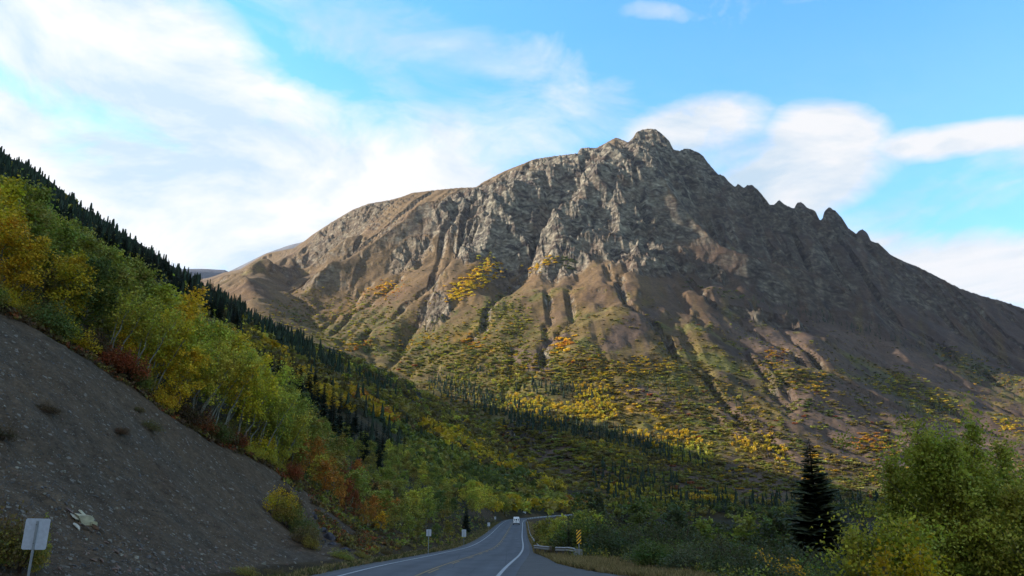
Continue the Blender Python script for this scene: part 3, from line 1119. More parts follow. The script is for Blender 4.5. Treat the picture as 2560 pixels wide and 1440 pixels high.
# ------------------------------------------------------------------ far ridges beyond the valley
def far_ridge(name, picks, rng, depth, seed, colr, rough=30):
    az = np.linspace(float(az_t(picks[0][0], picks[0][1])[0]), float(az_t(picks[-1][0], picks[-1][1])[0]), 260)
    A = np.array([az_t(p[0], p[1]) for p in picks])
    t = np.interp(az, A[:, 0], A[:, 1])
    rows = np.linspace(-1.0, 0.6, 60)
    V = []
    for k, s in enumerate(rows):
        r = rng + s * depth
        crest = CAM_H + t * rng
        base = crest * (1 - abs(s) ** 0.9 * 0.9) - 50 * abs(s)
        x, y = r * np.sin(np.radians(az)), r * np.cos(np.radians(az))
        z = base + ridged(x / 900, y / 900, 5, seed) * 110 * abs(s) ** .6 + fbm(x / 300, y / 300, 4, seed + 9) * rough * min(1, abs(s) * 6 + .15)
        V.append(np.stack([x, y, z], 1))
    V = np.concatenate(V)
    n = len(az)
    I, J = np.meshgrid(np.arange(len(rows) - 1), np.arange(n - 1), indexing='ij')
    q = np.stack([I * n + J, I * n + J + 1, (I + 1) * n + J + 1, (I + 1) * n + J], -1).reshape(-1, 4)[:, ::-1]
    me = mesh_from(name, V, q, MAT_TERRAIN, True, {
        'cover': ('FLOAT_COLOR', 'POINT', np.tile(np.array(list(colr) + [1.0]), (len(V), 1))),
        'rock': ('FLOAT', 'POINT', np.zeros(len(V))), 'gravel': ('FLOAT', 'POINT', np.zeros(len(V))),
        'dist': ('FLOAT', 'POINT', np.full(len(V), 9000.0))})
    return tag(link(name, me), kind='structure')


far_ridge('distant_hills', [(330, 690), (430, 671), (460, 669), (520, 669), (562, 671), (590, 684), (700, 720)], 8200, 2200, 410, (0.045, 0.045, 0.055))
far_ridge('distant_mountains', [(540, 690), (600, 662), (660, 632), (720, 610), (760, 600), (840, 560), (940, 505), (975, 502), (1020, 520)], 8800, 2600, 430, (0.10, 0.095, 0.10))

# ------------------------------------------------------------------ haze
if HAZE > 0:
    zmin, zmax = float(GZ.min()) - 60, 2600.0
    hx0, hx1, hy0, hy1 = -11500, 11500, -9600, 13500
    V = [(x, y, z) for x in (hx0, hx1) for y in (hy0, hy1) for z in (zmin, zmax)]
    Fc = [(0, 1, 3, 2), (4, 6, 7, 5), (0, 4, 5, 1), (2, 3, 7, 6), (0, 2, 6, 4), (1, 5, 7, 3)]
    hm_ = bpy.data.materials.new("haze")
    hm_.use_nodes = True
    hm_.node_tree.nodes.clear()
    _o = hm_.node_tree.nodes.new('ShaderNodeOutputMaterial')
    _v = hm_.node_tree.nodes.new('ShaderNodeVolumePrincipled')
    _v.inputs['Color'].default_value = (0.72, 0.80, 1.0, 1)
    _v.inputs['Density'].default_value = HAZE
    _v.inputs['Anisotropy'].default_value = 0.2
    hm_.node_tree.links.new(_v.outputs[0], _o.inputs['Volume'])
    tag(link('haze', mesh_from('haze', np.array(V, float), np.array(Fc), hm_)), kind='stuff')

# ================================================================== VEGETATION
def rnd_units(n, rng):
    v = rng.normal(size=(n, 3))
    return v / (np.linalg.norm(v, axis=1, keepdims=True) + 1e-9)


def leaf_quads(C, size, rng, up_bias=0.0, out=None):
    """rhombic leaf cards round the points C; returns verts, quads, one tint per vertex"""
    n = len(C)
    a = rnd_units(n, rng)
    b = rnd_units(n, rng)
    if up_bias:
        a[:, 2] *= (1 - up_bias); b[:, 2] *= (1 - up_bias)
    b = np.cross(a, b)
    b /= np.linalg.norm(b, axis=1, keepdims=True) + 1e-9
    a /= np.linalg.norm(a, axis=1, keepdims=True) + 1e-9
    s = (size * rng.uniform(0.6, 1.35, n))[:, None]
    V = np.stack([C + a * s, C + b * s * .62, C - a * s * .8, C - b * s * .62], 1).reshape(-1, 3)
    Q = np.arange(4 * n).reshape(n, 4)
    t = np.repeat(rng.uniform(0.68, 1.32, n), 4)
    return V, Q, t


def tube(pts, radii, sides=5):
    pts = np.array(pts, float)
    n = len(pts)
    T = np.gradient(pts, axis=0)
    T /= np.linalg.norm(T, axis=1, keepdims=True) + 1e-9
    ref = np.array([0.3, 0.9, 0.1])
    A = np.cross(T, ref); A /= np.linalg.norm(A, axis=1, keepdims=True) + 1e-9
    B = np.cross(T, A)
    V = []
    for k in range(sides):
        an = 2 * math.pi * k / sides
        V.append(pts + (A * math.cos(an) + B * math.sin(an)) * np.array(radii)[:, None])
    V = np.stack(V, 1).reshape(-1, 3)
    Q = []
    for i in range(n - 1):
        for k in range(sides):
            k2 = (k + 1) % sides
            Q.append((i * sides + k, i * sides + k2, (i + 1) * sides + k2, (i + 1) * sides + k))
    return V, np.array(Q)


def join(parts):
    Vs, Qs, off = [], [], 0
    for V, Q in parts:
        Vs.append(V); Qs.append(Q + off); off += len(V)
    return np.concatenate(Vs), np.concatenate(Qs)


# ---- materials
def leaf_mat(name, trans=0.3, rough=0.6, spec=0.25):
    M = Mat(name)
    oi = M.n('ShaderNodeObjectInfo')
    col = M.mix(1.0, oi.outputs['Color'], M.attr('tint'), 'MULTIPLY')
    M.color(col)
    M.set(Roughness=rough)
    M.b.inputs['Specular IOR Level'].default_value = spec
    tr = M.n('ShaderNodeBsdfTranslucent')
    M.L(M.mix(1.0, col, (1.0, 0.95, 0.55), 'MULTIPLY'), tr.inputs[0])
    mx = M.n('ShaderNodeMixShader')
    mx.inputs[0].default_value = trans
    M.L(M.b.outputs[0], mx.inputs[1])
    M.L(tr.outputs[0], mx.inputs[2])
    M.L(mx.outputs[0], M.out.inputs[0])
    return M.m


MAT_LEAF = leaf_mat("broad_leaf", 0.45)
MAT_NEEDLE = leaf_mat("needle", 0.08, 0.8, 0.1)


def bark(name, c1, c2, scale):
    M = Mat(name)
    P = M.obj()
    n = M.noise(M.scalev(P, (1, 1, .35)), scale, 6, 0.7)
    M.color(M.mix(M.rng(n, .4, .62), c1, c2))
    M.bump(n, .5, .02)
    return M.m


MAT_PALE_BARK = bark("pale_bark", (0.20, 0.18, 0.13), (0.08, 0.07, 0.05), 5)
MAT_DARK_BARK = bark("dark_bark", (0.07, 0.05, 0.035), (0.03, 0.022, 0.016), 8)
MAT_TWIG = bark("twig_bark", (0.09, 0.05, 0.035), (0.045, 0.028, 0.02), 8)


def tintattr(t, hue=None):
    n = len(t)
    c = np.ones((n, 4))
    c[:, 0] = t; c[:, 1] = t; c[:, 2] = t
    if hue is not None:
        c[:, 0] *= 1 + hue; c[:, 1] *= 1 - hue * 0.25
    return {'tint': ('FLOAT_COLOR', 'POINT', c)}


# ---- broadleaf tree (aspen / poplar): unit is a metre, h metres tall
def broadleaf(seed, h=9.0, nleaf=2200, leaf=0.17, stems=1, wid=0.30, crown_base=0.30, limbs=15, curve=0.06, holes=0.5, el_=(22, 55), tight=1.0, nc=7):
    rng = np.random.default_rng(seed)
    wood, C, B = [], [], []
    for s in range(stems):
        a0 = rng.uniform(0, 2 * math.pi)
        off = np.array([math.cos(a0), math.sin(a0), 0]) * (0.35 * (stems > 1))
        hh = h * rng.uniform(0.85, 1.0) if s else h
        spread = np.array([math.cos(a0), math.sin(a0), 0]) * hh * (0.14 if stems > 1 else 0.02)
        ks = np.linspace(0, 1, 9)
        wv = rng.normal(size=(9, 2)) * hh * curve * 0.22
        wv[0] = 0
        tr = np.array([off + spread * k ** 1.4 + np.array([wv[i, 0], wv[i, 1], hh * 0.97 * k]) for i, k in enumerate(ks)])
        r0 = hh * 0.0105 + 0.02
        wood.append(tube(tr, r0 * (1 - 0.9 * ks), 6))
        nl = max(6, int(limbs / math.sqrt(stems)))
        for i in range(nl):
            f = crown_base + (1 - crown_base) * (i + rng.uniform(0, .8)) / nl
            f = min(f, .98)
            p = np.array([np.interp(f, ks, tr[:, q]) for q in range(3)])
            an = i * 2.4 + rng.uniform(-.5, .5)
            env = math.sin(math.pi * min(1, max(0.03, (f - crown_base) / (1 - crown_base)) ** 0.62 * 0.86 + 0.12))
            ln = hh * wid * (0.25 + 0.75 * env) * rng.uniform(0.65, 1.25)
            el = math.radians(min(84, rng.uniform(*el_) + 25 * f))
            d = np.array([math.cos(an) * math.cos(el), math.sin(an) * math.cos(el), math.sin(el)])
            q1 = p + d * ln * .5
            q2 = p + d * ln + np.array([0, 0, -0.04 * ln])
            wood.append(tube([p, q1, q2], [r0 * .35 * (1.15 - f), r0 * .2 * (1.1 - f), 0.006], 4))
            m = int(nleaf / stems / nl * (0.5 + env))
            for c in range(nc):
                g = 0.35 + 0.75 * (c + rng.uniform(0, 1)) / nc
                cc = p + d * ln * g + rng.normal(size=3) * ln * 0.16
                sg = ((0.05 + 0.12 * rng.random()) * ln + 0.09) * tight
                if rng.random() < holes * 0.25: continue
                k = max(2, int(m / nc * rng.uniform(.6, 1.5)))
                C.append(cc + rng.normal(size=(k, 3)) * sg * np.array([1, 1, .8]))
                B.append(np.full(k, rng.uniform(.62, 1.38)))
        nt_ = int(nleaf / stems * .05) + 3
        C.append(tr[-1] + rng.normal(size=(nt_, 3)) * np.array([.035, .035, .06]) * hh)
        B.append(np.full(nt_, 1.1))
    C = np.concatenate(C)
    V, Q, t = leaf_quads(C, leaf, rng)
    t = t * np.repeat(np.concatenate(B), 4)
    hue = np.repeat(fbm(C[:, 0] * .6 + seed, C[:, 2] * .6, 2, seed) * 0.20 + rng.normal(size=len(C)) * .06, 4)
    W = join(wood)
    return (V, Q, t, hue), W


# ---- bush: many stems from one root, domed and lobed
def bush(seed, h=2.5, r=1.6, nleaf=900, leaf=0.09, lobes=7, stems=9, open_=0.0):
    rng = np.random.default_rng(seed)
    C, wood = [], []
    for i in range(lobes):
        an = rng.uniform(0, 2 * math.pi)
        rr = r * math.sqrt(rng.random()) * .8
        top = h * rng.uniform(.55, 1.0) * (1 - .35 * (rr / r) ** 2)
        c = np.array([math.cos(an) * rr, math.sin(an) * rr, top * .62])
        k = int(nleaf / lobes)
        u_ = rnd_units(k, rng)
        rad = rng.random(k) ** 0.4
        C.append(c + u_ * rad[:, None] * np.array([r * .5, r * .5, top * .46]))
        tip = c + np.array([0, 0, top * .45])
        nn = max(2, k // 14)
        sp = np.linspace(0, 1, nn)[:, None]
        C.append(c + (tip - c) * sp + rng.normal(size=(nn, 3)) * .06 * r + np.array([0, 0, .12 * h]) * sp)
    for i in range(stems):
        an = rng.uniform(0, 2 * math.pi)
        e_ = np.array([math.cos(an) * r * rng.uniform(.3, .9), math.sin(an) * r * rng.uniform(.3, .9), h * rng.uniform(.6, .98)])
        wood.append(tube([np.zeros(3), e_ * np.array([.4, .4, .5]), e_], [.025 * h / 2.5, .015, .005], 4))
    C = np.concatenate(C)
    C = C[C[:, 2] > 0.02]
    V, Q, t = leaf_quads(C, leaf, rng)
    hue = np.repeat(fbm(C[:, 0] * 1.1 + seed, C[:, 2] * 1.1, 2, seed) * 0.3 + rng.normal(size=len(C)) * .08, 4)
    return (V, Q, t, hue), join(wood)


# ---- spruce: whorls of drooping flat sprays round a straight stem
def spruce(seed, h=12.0, wid=0.17, tiers=30, per=9, near=True, ragged=0.35):
    rng = np.random.default_rng(seed)
    V, Q, t = [], [], []
    n = 0
    for k in range(tiers):
        f = (k + .5) / tiers
        z = h * (0.04 + 0.95 * f)
        L = h * wid * (1 - f) ** 0.82 * rng.uniform(1 - ragged, 1.08) + h * .008
        if rng.random() < .08 * ragged: continue
        m = max(4, int(per * (1 - .35 * f)))
        a0 = rng.uniform(0, 6.28)
        for j in range(m):
            an = a0 + 2 * math.pi * j / m + rng.uniform(-.25, .25)
            l = L * rng.uniform(.6, 1.2)
            z = h * (0.04 + 0.95 * f) + rng.uniform(-.55, .55) * h / tiers
            d = np.array([math.cos(an), math.sin(an), 0.0]); s = np.array([-d[1], d[0], 0.0])
            dr = rng.uniform(.18, .42) * (1 - .7 * f)
            up = .10
            p0 = np.array([0, 0, z]); p1 = d * l * .5 + np.array([0, 0, z - dr * l * .45]); p2 = d * l + np.array([0, 0, z - dr * l * .8 + up * l * .5])
            w_ = l * (.30 if near else .42)
            hang = np.array([0, 0, -l * .16])
            V += [p0, p1 + s * w_ + hang, p2, p1 - s * w_ + hang]
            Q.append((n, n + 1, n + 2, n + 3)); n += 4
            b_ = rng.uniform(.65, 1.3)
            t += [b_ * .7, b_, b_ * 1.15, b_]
            if near:
                # side sprays
                for sd in (-1, 1):
                    for g in (.35, .65):
                        q0 = p0 * (1 - g) + p2 * g
                        e1 = q0 + (d * .5 + s * sd) * l * (1 - g) * .75 + hang * .8
                        V += [q0, q0 + d * l * .16, e1, q0 - d * l * .02 + hang * .6]
                        Q.append((n, n + 1, n + 2, n + 3)); n += 4
                        t += [b_ * .8] * 4
    V = np.array(V); Q = np.array(Q); t = np.array(t)
    W = tube([(0, 0, 0), (0, 0, h * .5), (0, 0, h)], [h * .014 + .03, h * .008, .01], 5)
    return (V, Q, t, np.zeros(len(t))), W


def big_spruce(**kw): return spruce(tiers=62, per=11, near=True, ragged=.4, **kw)


def make_protos(fn, arglist, leafmat, woodmat, cname, wname):
    res = []
    for kw in arglist:
        (V, Q, t, hue), W = fn(**kw)
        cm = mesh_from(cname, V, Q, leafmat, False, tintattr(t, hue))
        wm = mesh_from(wname, W[0], W[1], woodmat, True)
        hgt = float(V[:, 2].max())
        res.append((cm, wm, hgt))
    return res


P_SPRUCE = make_protos(spruce, [dict(seed=s, h=12, wid=w, tiers=34, per=9, near=True) for s, w in ((1, .17), (2, .145), (3, .19), (4, .13))],
                       MAT_NEEDLE, MAT_DARK_BARK, 'crown', 'trunk')
P_SPRUCE_BIG = make_protos(big_spruce, [dict(seed=6, h=12, wid=.24), dict(seed=7, h=12, wid=.20)], MAT_NEEDLE, MAT_DARK_BARK, 'crown', 'trunk')
P_SPRUCE_FAR = make_protos(spruce, [dict(seed=s, h=12, wid=w, tiers=18, per=7, near=False) for s, w in ((11, .14), (12, .12), (13, .16), (14, .105), (15, .15))],
                           MAT_NEEDLE, MAT_DARK_BARK, 'crown', 'trunk')
P_ASPEN = make_protos(broadleaf, [dict(seed=21, h=10, nleaf=3000, leaf=.155, wid=.30, crown_base=.22), dict(seed=22, h=10, nleaf=2800, leaf=.155, wid=.27, stems=2, crown_base=.28),
                                  dict(seed=23, h=10, nleaf=3200, leaf=.155, wid=.33, crown_base=.14), dict(seed=24, h=10, nleaf=2600, leaf=.15, wid=.25, stems=3, crown_base=.34),
                                  dict(seed=25, h=10, nleaf=3000, leaf=.16, wid=.36, crown_base=.18, limbs=18)], MAT_LEAF, MAT_PALE_BARK, 'crown', 'trunk')
P_ASPEN_BARE = make_protos(broadleaf, [dict(seed=s_, h=9, nleaf=1500, leaf=.15, wid=.24, crown_base=.40, stems=3, limbs=15, el_=(35, 65)) for s_ in (26, 27)], MAT_LEAF, bark('white_bark', (0.23, 0.22, 0.17), (0.12, 0.11, 0.08), 4), 'crown', 'trunk')
P_BROAD_MID = make_protos(broadleaf, [dict(seed=s, h=8, nleaf=1100, leaf=.22, wid=w, crown_base=.15, stems=st, limbs=13) for s, w, st in ((31, .36, 1), (32, .32, 2), (33, .40, 1), (34, .34, 2))],
                          MAT_LEAF, MAT_PALE_BARK, 'crown', 'trunk')
P_BUSH = make_protos(bush, [dict(seed=41, h=3, r=2.0, nleaf=2600, leaf=.085, lobes=9), dict(seed=42, h=3, r=1.7, nleaf=2400, leaf=.08, lobes=7),
                            dict(seed=43, h=3, r=2.3, nleaf=2800, leaf=.09, lobes=11), dict(seed=44, h=3, r=1.3, nleaf=1800, leaf=.08, lobes=6)], MAT_LEAF, MAT_TWIG, 'foliage', 'stems')
P_BUSH_FAR = make_protos(bush, [dict(seed=s, h=3, r=r_, nleaf=420, leaf=.20, lobes=6, stems=4) for s, r_ in ((51, 2.0), (52, 1.7), (53, 2.4))], MAT_LEAF, MAT_TWIG, 'foliage', 'stems')

PAL = dict(
    yellow=(0.56, 0.41, 0.030), gold=(0.60, 0.38, 0.028), lime=(0.45, 0.41, 0.055), green=(0.27, 0.275, 0.050), deep=(0.125, 0.150, 0.038),
    olive=(0.27, 0.22, 0.045), orange=(0.46, 0.200, 0.035), rust=(0.28, 0.085, 0.030), brown=(0.110, 0.070, 0.036), willow=(0.080, 0.090, 0.036),
    spruce=(0.024, 0.036, 0.020), spruce2=(0.034, 0.044, 0.026), red=(0.34, 0.07, 0.025), dull=(0.16, 0.12, 0.045), grey=(0.13, 0.135, 0.07))
WORD = dict(yellow='yellow', gold='golden yellow', lime='yellow-green', green='green', deep='deep green', olive='olive green', orange='orange', rust='rust red',
            brown='brown', willow='dark green', spruce='dark green', spruce2='dark green', red='red', dull='olive brown', grey='grey-green')

# landmarks that one can find in the photograph, for labels
MARKS = [(85, 1335, 'the big blank sign'), (205, 1308, 'the white boulder'), (275, 1205, 'the long flat stone'), (1072, 1330, 'the tall grey sign'),
         (1160, 1333, 'the second grey sign'), (1291, 1305, 'the white van'), (1447, 1345, 'the striped hazard marker'), (2020, 1180, 'the big lone spruce'),
         (2300, 1250, 'the big poplar'), (800, 1330, 'the dark outcrop'), (790, 1150, 'the orange autumn trees'), (790, 950, 'the tall spruce clump'),
         (400, 720, 'the golden aspen crown'), (870, 1260, 'the rust red bushes'), (720, 1290, 'the bushes in the scree'), (1090, 1085, 'the golden strip of trees'),
         (930, 1010, 'the orange strip of trees'), (430, 690, 'the far blue hills'), (0, 400, 'the upper left skyline'), (200, 550, 'the steep skyline'), (640, 800, 'the skyline dip'),
         (1310, 1283, 'the sign at the bend'), (1400, 990, 'the yellow valley grove'), (1180, 980, 'the dark valley spruces'), (1300, 1110, 'the grey river bluff'),
         (1600, 1130, 'the lime green grove'), (1780, 1240, 'the yellow row on the flat'), (2050, 1010, 'the bare purple scree'), (1390, 1330, 'the young poplars by the rail'),
         (1950, 1370, 'the yellow willow'), (1000, 1040, 'the green shrub slope'), (1240, 1230, 'the bright roadside poplars'), (30, 1300, 'the yellow roadside bush'),
         (560, 1000, 'the bright yellow aspens'), (2450, 950, 'the far right slope'), (1700, 950, 'the mountain foot'), (1240, 1090, 'the hill end')]


def where(px, py, skip=None):
    best = None
    for mx_, my_, nm in MARKS:
        if nm == skip: continue
        d = math.hypot(px - mx_, (py - my_) * 1.3)
        if best is None or d < best[0]: best = (d, mx_, my_, nm)
    d, mx_, my_, nm = best
    dx, dy = px - mx_, py - my_
    dist = 'just' if d < 40 else ('slightly' if d < 85 else ('well' if d < 150 else 'far'))
    an = math.degrees(math.atan2(-dy, dx)) % 360
    rel = ['right of', 'upper right of', 'above', 'upper left of', 'left of', 'lower left of', 'below', 'lower right of'][int(((an + 22.5) % 360) // 45)]
    return f"{dist} {rel} {nm}"


def plant(name, proto, loc, height, colour, label, cat, group, lean=(0, 0), rz=None, squash=1.0, parts=('crown', 'trunk')):
    cm, wm, hgt = proto
    e = bpy.data.objects.new(name, None)
    e.empty_display_size = 0.1
    COL.objects.link(e)
    s = height / hgt
    e.location = loc
    e.scale = (s * squash, s * squash, s)
    q = Euler((0, 0, random.uniform(0, 6.28) if rz is None else rz)).to_matrix()
    m = Euler((lean[1], lean[0], 0)).to_matrix() @ q
    e.rotation_euler = m.to_euler()
    tag(e, label, cat, group)
    c = bpy.data.objects.new(parts[0], cm)
    COL.objects.link(c); c.parent = e
    c.color = tuple(colour) + (1,)
    w = bpy.data.objects.new(parts[1], wm)
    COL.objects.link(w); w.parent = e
    return e


def jitter(c, amt=.14):
    b = random.uniform(1 - amt, 1 + amt)
    g = random.uniform(-.07, .07)
    return (c[0] * b * (1 + g), c[1] * b * (1 - g * .5), c[2] * b)


def gz(x, y):
    return float(sample(GZ, np.array([x]), np.array([y]))[0])


def hits(px, py):
    return hit(px, py, GZ)


def in_poly(px, py, poly):
    inside = np.zeros(len(px), bool)
    j = len(poly) - 1
    for i in range(len(poly)):
        xi, yi = poly[i]; xj, yj = poly[j]
        c = ((yi > py) != (yj > py)) & (px < (xj - xi) * (py - yi) / (yj - yi + 1e-9) + xi)
        inside ^= c
        j = i
    return inside


def scatter(poly, n, rng, mind=0.0):
    xs = [p[0] for p in poly]; ys = [p[1] for p in poly]
    out = []
    tries = 0
    while len(out) < n and tries < 60:
        px = rng.uniform(min(xs), max(xs), n * 2); py = rng.uniform(min(ys), max(ys), n * 2)
        k = in_poly(px, py, poly)
        for a, b in zip(px[k], py[k]):
            if len(out) >= n: break
            if mind > 0 and any((a - c) ** 2 + ((b - d) * 1.6) ** 2 < mind * mind for c, d in out[-400:]): continue
            out.append((a, b))
        tries += 1
    return np.array(out) if out else np.zeros((0, 2))


# every far or mid tree is first a record; the ones that show largest become things, the rest join one mass
TREES = []      # dict(kind, x, y, z, h, col, px, py, size)


def add_zone(kind, poly, n, h, cols, seed, mind=0.0, back=0.0, streak=0.0):
    rng = np.random.default_rng(seed)
    pts = scatter(poly, n, rng, mind)
    if not len(pts): return
    if kind != 'spruce' and seed not in (532, 512, 513): pts = pts + rng.normal(size=pts.shape) * np.array([11, 6])
    elif kind == 'spruce' and seed > 504: pts = pts + rng.normal(size=pts.shape) * np.array([8, 4])
    pts[:, 0] = np.clip(pts[:, 0], -150, 2700)
    H = hits(pts[:, 0], pts[:, 1])
    names = [c[0] for c in cols]
    w = np.array([c[1] for c in cols], float); w /= w.sum()
    # colour follows clumps: neighbours tend to share it
    nz = (fbm(H[:, 0] / 45 + seed, H[:, 1] / 45, 3, seed) + 1) / 2 + rng.normal(size=len(H)) * .10
    rk = np.argsort(np.argsort(nz)) / max(1, len(nz))
    cum = np.cumsum(w)
    for i, (x, y, z) in enumerate(H):
        ci = names[min(len(names) - 1, int(np.searchsorted(cum, rk[i])))]
        hh = rng.uniform(*h)
        if back:
            r = math.hypot(x, y); f = 1 + rng.uniform(0, back) / r
            x, y = x * f, y * f
            z = float(sample(GZ, np.array([x]), np.array([y]))[0])
        d = math.hypot(x, y)
        TREES.append(dict(kind=kind, x=x, y=y, z=z, h=hh, col=ci, px=float(pts[i, 0]), py=float(pts[i, 1]), size=hh / d * F, b=(1.45 if seed in (570, 571, 572, 573, 574, 577) else 1.0)))  # b lifts the leaf colour of yellow patches dimmed by a rib's shadow


# --- left hill, skyline spruce forest
SIL = [(-120, 350), (0, 412), (100, 482), (200, 556), (300, 618), (430, 705), (540, 762), (640, 818), (760, 880), (880, 930), (1000, 975)]
def sil(px): return float(np.interp(px, [p[0] for p in SIL], [p[1] for p in SIL]))
def band(x0, x1, o0, o1, steps=14):
    xs = np.linspace(x0, x1, steps)
    return [(x, sil(x) + o0) for x in xs] + [(x, sil(x) + o1) for x in xs[::-1]]
SP = [('spruce', 3), ('spruce2', 1)]
add_zone('spruce', band(-60, 780, -4, 8), 420, (9, 15), SP, 501, 2.5)
add_zone('spruce', band(-60, 600, 4, 70), 760, (9, 15), SP, 502, 3.5)
add_zone('spruce', band(560, 860, -2, 36), 105, (9, 15), SP, 503, 5.0)
add_zone('spruce', band(780, 1000, 0, 40), 45, (8, 12), SP, 504, 6.0)
add_zone('broad', band(560, 900, 16, 110), 420, (4.5, 8), [('dull', 2), ('olive', 2), ('gold', 1)], 505, 5.0)
# --- the hillside from behind the near aspens to its right end
HILLZ = [(640, 900), (760, 905), (860, 940), (1000, 985), (1100, 1030), (1240, 1110), (1340, 1188), (1440, 1240), (1440, 1262), (1250, 1262), (1180, 1250), (1050, 1190), (900, 1110), (760, 1010)]
add_zone('broad', [(800, 930), (1000, 985), (1100, 1030), (1240, 1110), (1340, 1188), (1420, 1235), (1330, 1250), (1200, 1170), (1060, 1090), (930, 1010)], 950, (4, 7.5), [('olive', 3), ('dull', 3), ('yellow', .8), ('green', 1)], 510, 4.5)
add_zone('broad', [(830, 935), (880, 945), (1010, 1040), (1130, 1120), (1230, 1180), (1150, 1180), (1030, 1110), (900, 1010)], 330, (3.5, 5.5), [('deep', 3), ('green', 2)], 511, 5)
add_zone('broad', [(860, 975), (900, 985), (960, 1030), (1000, 1050), (985, 1065), (930, 1040), (880, 1000)], 55, (5, 7), [('orange', 1), ('gold', 1.6)], 512, 5)
add_zone('broad', [(1045, 1060), (1090, 1070), (1130, 1110), (1120, 1125), (1080, 1105)], 40, (6, 9), [('gold', 2), ('yellow', 1)], 513, 5)
add_zone('broad', [(1140, 1090), (1180, 1100), (1250, 1150), (1300, 1185), (1290, 1200), (1220, 1165), (1150, 1120)], 80, (5.5, 8), [('yellow', 3), ('gold', 1)], 514, 5)
add_zone('broad', [(1340, 1195), (1420, 1232), (1400, 1245), (1330, 1215)], 30, (6, 9), [('yellow', 2), ('olive', 1)], 515, 5)
add_zone('broad', [(1060, 1120), (1200, 1185), (1330, 1240), (1430, 1255), (1430, 1268), (1250, 1265), (1180, 1262), (1080, 1215), (960, 1150)], 520, (5, 8), [('green', 3), ('deep', 2), ('olive', 2), ('lime', 1)], 516, 5.5)
add_zone('broad', [(1150, 1190), (1310, 1190), (1320, 1240), (1180, 1240)], 60, (8, 10), [('deep', 1)], 517, 8)
add_zone('spruce', [(760, 930), (900, 990), (1040, 1130), (1000, 1165), (880, 1120), (740, 1010)], 22, (9, 13), SP, 518, 8)
add_zone('spruce', [(900, 985), (1300, 1190), (1290, 1230), (1100, 1150), (900, 1040)], 26, (7, 11), SP, 519, 14)
add_zone('broad', [(640, 838), (800, 908), (1000, 978), (1150, 1052), (1240, 1112), (1250, 1085), (1100, 985), (900, 905), (740, 862)], 480, (3.5, 6.5), [('olive', 3), ('lime', 1.5), ('deep', 1.5), ('dull', 2)], 605, 4)
# --- valley mouth along the far road
add_zone('broad', [(1185, 1268), (1260, 1272), (1300, 1270), (1330, 1272), (1330, 1279), (1250, 1284), (1195, 1284)], 48, (5.5, 9), [('lime', 2), ('yellow', 2), ('green', 1)], 520, 7)
add_zone('broad', [(1320, 1262), (1560, 1262), (1560, 1276), (1480, 1281), (1340, 1281)], 110, (5, 8), [('olive', 2), ('yellow', 1), ('lime', 1), ('deep', 1), ('orange', .4)], 521, 6)
# --- valley floor right of the hill, up to the foot of the mountain
add_zone('broad', [(1440, 1240), (1700, 1255), (2000, 1262), (2560, 1262), (2560, 1290), (1900, 1290), (1500, 1285)], 520, (4, 7.5), [('deep', 3), ('green', 2), ('olive', 2)], 530, 6)
add_zone('broad', [(1480, 1258), (2560, 1258), (2560, 1300), (1480, 1300)], 330, (3.5, 7), [('deep', 3), ('willow', 2), ('green', 2), ('olive', 2)], 606, 5)
add_zone('broad', [(1500, 1215), (1640, 1235), (1720, 1250), (1690, 1262), (1560, 1250)], 70, (5, 8), [('yellow', 2), ('olive', 1), ('lime', 1)], 531, 6)
add_zone('broad', [(1700, 1248), (1840, 1250), (1840, 1258), (1700, 1257)], 46, (6, 8), [('gold', 2), ('yellow', 1)], 532, 3.5)
add_zone('spruce', [(1500, 1215), (1700, 1235), (2000, 1250), (2000, 1275), (1560, 1270)], 120, (8, 14), SP, 533, 7)
add_zone('spruce', [(2000, 1250), (2560, 1245), (2560, 1275), (2000, 1275)], 60, (8, 14), SP, 534, 8)
# --- terrace forests on the mountain foot
add_zone('spruce', [(1060, 955), (1130, 950), (1260, 1000), (1380, 1035), (1380, 1050), (1250, 1042), (1120, 1000)], 260, (9, 14), SP, 540, 3.5)
add_zone('spruce', [(1270, 1045), (1400, 1050), (1520, 1068), (1680, 1120), (1690, 1140), (1520, 1105), (1380, 1085), (1270, 1065)], 280, (9, 14), SP, 541, 3.5)
add_zone('spruce', [(1280, 955), (1450, 965), (1520, 985), (1500, 1000), (1380, 990), (1290, 975)], 75, (9, 14), SP, 542, 5)
add_zone('spruce', [(1500, 1160), (1640, 1180), (1720, 1215), (1600, 1235), (1470, 1200)], 60, (9, 14), SP, 543, 7)
add_zone('spruce', [(1560, 1100), (1750, 1130), (1780, 1170), (1640, 1160)], 70, (8, 13), SP, 544, 6)
add_zone('spruce', [(1600, 930), (1760, 960), (1900, 1000), (1860, 1040), (1680, 1010), (1600, 960)], 60, (6, 11), SP, 545, 8)
add_zone('spruce', [(1880, 880), (2000, 900), (1950, 960), (1880, 930)], 18, (6, 11), SP, 546, 9)
add_zone('spruce', [(2250, 1000), (2420, 1030), (2420, 1050), (2260, 1030)], 30, (6, 11), SP, 547, 6)
add_zone('spruce', [(2380, 905), (2560, 960), (2560, 1000), (2450, 960)], 40, (8, 12), SP, 548, 6)
add_zone('spruce', [(1850, 740), (2050, 790), (2250, 850), (2240, 860), (2040, 800), (1850, 752)], 75, (7, 12), SP, 549, 4)
add_zone('spruce', [(2000, 760), (2500, 900), (2500, 930), (2000, 800)], 60, (6, 10), SP, 550, 8)
add_zone('spruce', [(1180, 920), (1240, 925), (1240, 940), (1180, 938)], 16, (9, 13), SP, 551, 4)
add_zone('spruce', [(1080, 900), (1500, 900), (1500, 960), (1100, 960)], 40, (5, 10), SP, 552, 12)
